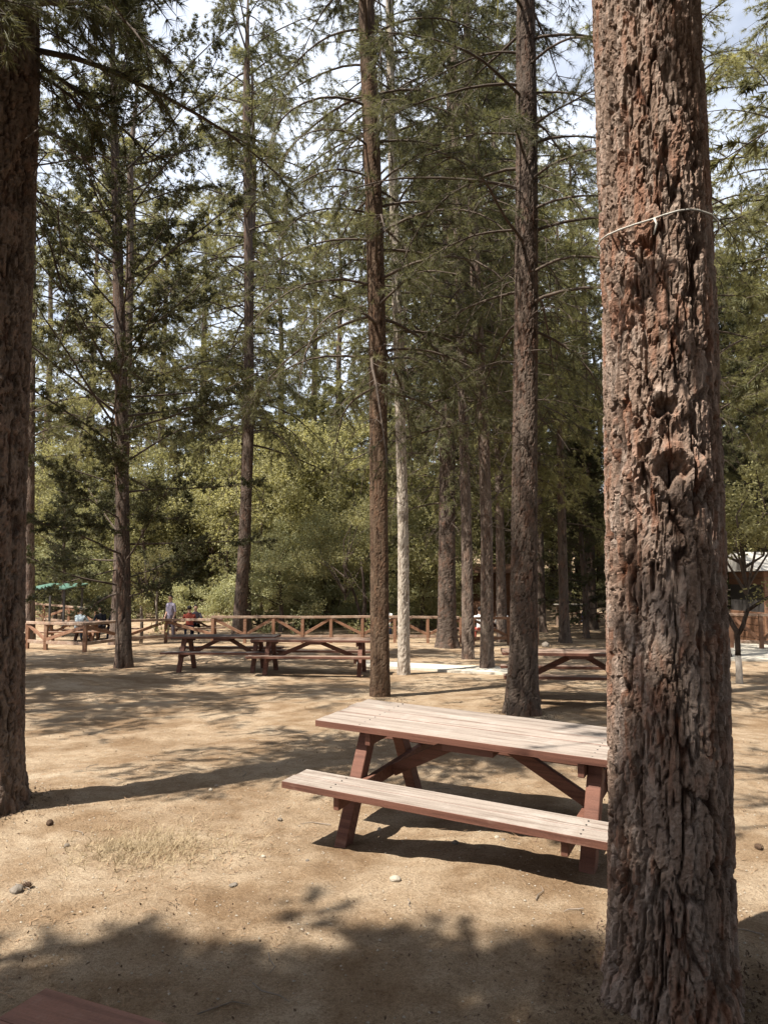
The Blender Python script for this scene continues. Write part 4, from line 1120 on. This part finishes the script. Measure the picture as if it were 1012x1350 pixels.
def boarded_hut(name, label, g, w, d, h, roof_mat, roof_h=0.5, over=0.45, door=True, open_front=False):
    root = empty(name, g); tag(root, label, 'building')
    wall = MB().box((0, 0, h / 2 - 0.1), (w - 0.06, d - 0.06, h + 0.2)).build('wall', M['dark_metal_and_shade'] if open_front else M['hut'], root)  # behind an open front: solid dark box, shade of the inside put into its colour
    nb = int(h / 0.22)
    for i in range(nb):
        z = (i + 0.5) * h / nb
        if open_front and 0.42 < z / h < 0.8: continue
        MB().box((0, -d / 2, z), (w, 0.05, h / nb - 0.02), None, 0.006).build('board', M['hut'], wall)
        MB().box((-w / 2, 0, z), (0.05, d - 0.08, h / nb - 0.02), None, 0.006).build('board', M['hut'], wall)
    for sx in (-1, 1): MB().box((sx * (w / 2 - 0.02), -d / 2 - 0.012, h / 2), (0.12, 0.10, h), None, 0.006).build('corner_post', M['rail'], root)
    if open_front:
        MB().box((0, -d / 2 - 0.13, h * 0.42), (w * 0.94, 0.34, 0.05), None, 0.005).build('counter', M['rail'], root)
    bm = bmesh.new()
    a, c_ = w / 2 + over, d / 2 + over
    vs = [bm.verts.new(p) for p in ((-a, -c_, h), (a, -c_, h), (a, c_, h), (-a, c_, h), (-a, 0, h + roof_h), (a, 0, h + roof_h))]
    for f in ((0, 1, 5, 4), (3, 4, 5, 2), (0, 4, 3), (1, 2, 5), (0, 3, 2, 1)): bm.faces.new([vs[i] for i in f])
    bmesh.ops.recalc_face_normals(bm, faces=bm.faces)
    me = bpy.data.meshes.new('roof'); bm.to_mesh(me); bm.free(); me.materials.append(M[roof_mat]); o = link('roof', me, root); o.location = (0, 0, 0.01)
    return root
g = gp(1042, 26.5); boarded_hut('kiosk', 'brown wooden kiosk with pale roof behind the railing', g, 3.4, 2.6, 2.6, 'pale_roof', 0.7, open_front=True)
g = gp(632, 38.0); boarded_hut('wooden_hut', 'small brown wooden hut behind the thin grey pines', g, 3.0, 2.4, 2.2, 'hut', 0.5)
g = gp(498, 40.0); boarded_hut('wooden_hut', 'dark low wooden shed glimpsed beside the pale pine trunk', g, 3.2, 2.4, 1.7, 'hut', 0.35)

# ------------------------------------------------------------------ cord round the great trunk
bB, PB, WB = BIG
def big_at(z):
    zz = [p.z for p in PB]
    return (float(np.interp(z, zz, [p.x for p in PB])), float(np.interp(z, zz, [p.y for p in PB])), float(np.interp(z, zz, WB)))
from mathutils.bvhtree import BVHTree
_tm = next(c for c in big.children if c.name.startswith('trunk')).data
_vv = np.empty(len(_tm.vertices) * 3, np.float32); _tm.vertices.foreach_get('co', _vv); _vv = _vv.reshape(-1, 3) + np.array(bB)
_ids = np.empty(len(_tm.polygons) * 4, np.int32); _tm.loops.foreach_get('vertex_index', _ids); _ids = _ids.reshape(-1, 4)
_zz = _vv[_ids[:, 0], 2]; _ids = _ids[(_zz > 2.6) & (_zz < 3.8)]
BIG_BVH = BVHTree.FromPolygons(_vv.tolist(), _ids.tolist())
def cord_pt(px, py, off=0.008):
    d = ray(px, py).normalized(); o = Vector((0, 0, CAMH))
    h = BIG_BVH.ray_cast(o, d)
    return (h[3] - off) if h[0] is not None else None
way = ((792, 316), (800, 310), (816, 303), (836, 296), (856, 290), (876, 283), (893, 278), (908, 276), (920, 277))
fx = np.linspace(792, 919, 44); fy = np.interp(fx, [w[0] for w in way], [w[1] for w in way])
ts = [cord_pt(x, y) for x, y in zip(fx, fy)]
okk = [i for i, t in enumerate(ts) if t is not None]
pts = []
for i in okk:
    t = min(ts[k] for k in range(max(0, i - 2), min(len(ts), i + 3)) if ts[k] is not None)
    pts.append(Vector((0, 0, CAMH)) + ray(fx[i], fy[i]).normalized() * t)
cpt = []
for k in range(1, 14):                        # round the back of the trunk
    t = k / 14
    a0 = math.atan2(pts[-1].y - big_at(pts[-1].z)[1], pts[-1].x - big_at(pts[-1].z)[0]); a1 = math.atan2(pts[0].y - big_at(pts[0].z)[1], pts[0].x - big_at(pts[0].z)[0])
    if a1 < a0: a1 += 2 * math.pi
    z = pts[-1].z * (1 - t) + pts[0].z * t; cx, cy, r = big_at(z); a = a0 + (a1 - a0) * t
    cpt.append(Vector((cx + (r + 0.035) * math.cos(a), cy + (r + 0.035) * math.sin(a), z)))
root = MB().tube(pts + cpt + [pts[0]], [0.0042] * (len(pts) + len(cpt) + 1), 6, cap=False).build('cord', M['cord'], None, smooth=True)
tag(root, 'thin pale cord tied slantwise round the massive pine trunk', 'cord')
e0 = Vector((0, 0, CAMH)) + ray(862, 288).normalized() * (cord_pt(862, 288) - 0.012)
MB().tube([e0, e0 + Vector((0.005, -0.01, -0.03)), e0 + Vector((-0.008, -0.006, -0.075))], [0.005, 0.005, 0.003], 5).build('loose_end', M['cord'], root, smooth=True)

# ------------------------------------------------------------------ stones, cones, litter
def rock(name, label, px, py, size, mat, seed, group=None, flat=0.65):
    b = on_ground(px, py); rs = np.random.RandomState(seed)
    bm = bmesh.new(); bmesh.ops.create_icosphere(bm, subdivisions=3, radius=1.0)
    for v in bm.verts:
        n = v.co.normalized()
        k = 1 + 0.5 * (float(fbm(np.array([n.x * 1.6 + seed]), np.array([n.y * 1.6 + n.z * 2.1]), 3, seed)[0]) - 0.5)
        v.co = Vector((n.x * size * k, n.y * size * 0.8 * k, max(n.z, -0.5) * size * flat * k))
    for f in bm.faces: f.smooth = False
    me = bpy.data.meshes.new(name); bm.to_mesh(me); bm.free(); me.materials.append(M[mat])
    o = link(name, me); o.location = b + Vector((0, 0, size * flat * 0.35)); o.rotation_euler = (0, 0, seed)
    tag(o, label, 'stone', group); return o
rock('stone', 'pale rounded stone lying in front of the near bench', 521, 1161, 0.033, 'stone_pale', 3)
rock('stone', 'dark jagged stone on the dirt below the straight pine trunk', 22, 1176, 0.042, 'stone', 5)
rock('stone', 'flat grey stone below the dry grass patch', 308, 1167, 0.026, 'stone', 7, flat=0.35)
rock('stone', 'small dark stone above the shadow edge by the pine trunk', 88, 1116, 0.022, 'stone', 8)
rock('stone', 'small dark stone beside the long trunk shadow', 369, 1081, 0.02, 'stone', 9)
rock('stone', 'squarish brown stone on the far dirt beside the dark trunk', 719, 853, 0.16, 'stone', 11, flat=0.8)
for i, (px, py, sz) in enumerate(((285, 1037, 0.02), (278, 1042, 0.018), (600, 1112, 0.022), (655, 1105, 0.02), (663, 1108, 0.016), (347, 1130, 0.016), (405, 1135, 0.013), (500, 1094, 0.02))):
    rock('pebble', 'small pale pebble lying loose on the sunlit dirt', px, py, sz, 'stone_pale' if i % 2 else 'stone', 20 + i, 'pebbles on the dirt')

def pine_cone(px, py, s, rz, label, group):
    b = on_ground(px, py)
    rs = np.random.RandomState(int(px)); V, T = [], []
    C = Crown(int(px))
    n = 70
    for i in range(n):
        t = i / n; a = i * 2.39996
        r = s * 0.42 * math.sin(math.pi * (0.12 + 0.83 * t)) ** 0.8
        p = np.array([(t - 0.5) * s * 1.3, r * math.cos(a), r * math.sin(a)])
        d = np.array([0.35, math.cos(a), math.sin(a)]); d /= np.linalg.norm(d)
        q = np.cross(d, [1.0, 0.1, 0]); q /= np.linalg.norm(q)
        C.v.append(np.array([p - q * s * 0.11, p + q * s * 0.11, p + d * s * 0.2 + q * s * 0.06, p + d * s * 0.2 - q * s * 0.06])); C.q.append(np.array([[0, 1, 2, 3]]) + C.nv); C.nv += 4
    C.tube(np.array([[-0.6 * s, 0, 0], [-0.2 * s, 0, 0], [0.3 * s, 0, 0], [0.6 * s, 0, 0]]), [0.1 * s, 0.36 * s, 0.34 * s, 0.05 * s], 8)
    o = link('pine_cone', np_mesh('pine_cone', np.concatenate(C.v), quads=np.concatenate(C.q), mats=[M['cone']], smooth_quads=False))
    o.location = b + Vector((0, 0, s * 0.36)); o.rotation_euler = (0.2, 0.1, rz)
    tag(o, label, 'pine cone', group)
for px, py, rz in ((36, 1170, 0.4), (66, 1088, 2.0), (1000, 1120, 1.8)):
    pine_cone(px, py, 0.042, rz, 'fallen brown pine cone lying on the dirt', 'fallen pine cones')

# a patch of dry grass
b = on_ground(185, 1118)
C = Crown(1500); rs = C.rs
n = 800
P_ = rs.normal(size=(n, 2)) * np.array([0.20, 0.17]); far = rs.uniform(size=n) < 0.15; P_[far] *= 1.9; P_[:, 0] += np.where(rs.uniform(size=n) < 0.2, 0.35, 0)
X_, Y_ = P_[:, 0] + b.x, P_[:, 1] + b.y
PP = np.stack([P_[:, 0], P_[:, 1], ground_z(X_, Y_) - b.z], -1)
C.spikes(PP, np.tile(np.array([0.1, 0, 0.3]), (n, 1)), 6, 0.085, 0.0022, 1.1)
o = link('dry_grass', np_mesh('dry_grass', np.concatenate(C.v), tris=np.concatenate(C.t), mats=[M['straw']])); o.location = b
tag(o, 'patch of dry bleached grass on the open dirt', 'dry grass', kind='stuff')

# needle litter and grit over the near dirt
rs = np.random.RandomState(77); C = Crown(1600)
n = 9000
yy = 1.6 + 10.5 * rs.uniform(size=n) ** 1.5; xx = rs.uniform(-0.62, 0.62, n) * (yy + 0.6)
dens = fbm(xx * 0.8 + 5, yy * 0.8, 3, 61); keep = dens > 0.42; xx, yy = xx[keep], yy[keep]
PP = np.stack([xx, yy, ground_z(xx, yy) + 0.006], -1); m = len(PP)
a = rs.uniform(0, 2 * np.pi, m); d = np.stack([np.cos(a), np.sin(a), rs.normal(size=m) * 0.10], -1); s = np.stack([-np.sin(a), np.cos(a), 0 * a], -1)
Ln = rs.uniform(0.03, 0.09, (m, 1)); w = 0.0013 + 0.0004 * yy[:, None]
V = np.stack([PP - s * w, PP + s * w, PP + d * Ln], 1).reshape(-1, 3)
o = link('needle_litter', np_mesh('needle_litter', V, tris=np.arange(m * 3).reshape(-1, 3), mats=[M['litter']]))
tag(o, 'fallen brown pine needles strewn over the dirt', 'needle litter', kind='stuff')
C = Crown(1700); n = 2600
yy = 1.7 + 10 * rs.uniform(size=n) ** 1.4; xx = rs.uniform(-0.62, 0.62, n) * (yy + 0.6)
keep = fbm(xx * 0.9 + 15, yy * 0.9 + 4, 3, 63) > 0.46; xx, yy = xx[keep], yy[keep]
for fx_, fy_, fr_, fn_ in ((BIG[0].x, BIG[0].y, 0.30, 900), (-3.0, 5.75, 0.26, 500), (0.0, 11.5, 0.2, 250), (1.9, 10.2, 0.28, 350)):
    a_ = rs.uniform(0, 2 * np.pi, fn_); r_ = fr_ + np.abs(rs.normal(size=fn_)) * 0.16
    xx = np.concatenate([xx, fx_ + r_ * np.cos(a_)]); yy = np.concatenate([yy, fy_ + r_ * np.sin(a_)])
PP = np.stack([xx, yy, ground_z(xx, yy) + 0.009], -1)
C.leaves(PP, 0.022, 0.012, None, 2.5)
for k in range(46):
    y_ = 1.9 + 7.5 * rs.uniform() ** 1.3; x_ = rs.uniform(-0.6, 0.6) * (y_ + 0.5); a_ = rs.uniform(0, 6.28); l_ = rs.uniform(0.06, 0.28)
    q_ = [np.array([x_ + math.cos(a_ + 0.25 * math.sin(4 * t + k)) * l_ * t, y_ + math.sin(a_ + 0.25 * math.sin(4 * t + k)) * l_ * t, 0]) for t in (0, 0.35, 0.7, 1)]
    for p_ in q_: p_[2] = gz(p_[0], p_[1]) + 0.008
    C.tube(np.array(q_), [0.0035, 0.003, 0.0025, 0.0015], 4)
o = link('twig_litter', C.mesh(M['twig_grey'], M['cone'])); tag(o, 'bark flakes and short dead twigs strewn over the dirt', 'twig litter', kind='stuff')
n = 9000
yy = 1.7 + 9 * rs.uniform(size=n) ** 1.6; xx = rs.uniform(-0.6, 0.6, n) * (yy + 0.6)
sz = 0.0022 + 0.007 * rs.uniform(size=n) ** 4
base = np.array([[1, 0, 0], [-0.5, 0.87, 0], [-0.5, -0.87, 0], [0.1, 0.1, 0.8]])
ang_ = rs.uniform(0, 2 * np.pi, n)
ca, sa = np.cos(ang_), np.sin(ang_)
V = np.stack([np.stack([xx + sz * (p[0] * ca - p[1] * sa) * 1.2, yy + sz * (p[0] * sa + p[1] * ca), ground_z(xx, yy) + sz * p[2] * 1.0 + 0.003], -1) for p in base], 1).reshape(-1, 3)
k4 = np.arange(n)[:, None] * 4
T = np.concatenate([k4 + np.array([0, 1, 3]), k4 + np.array([1, 2, 3]), k4 + np.array([2, 0, 3])])
o = link('grit', np_mesh('grit', V, tris=T, mats=[M['stone_pale']])); tag(o, 'fine pale grit scattered over the dirt', 'grit', kind='stuff')
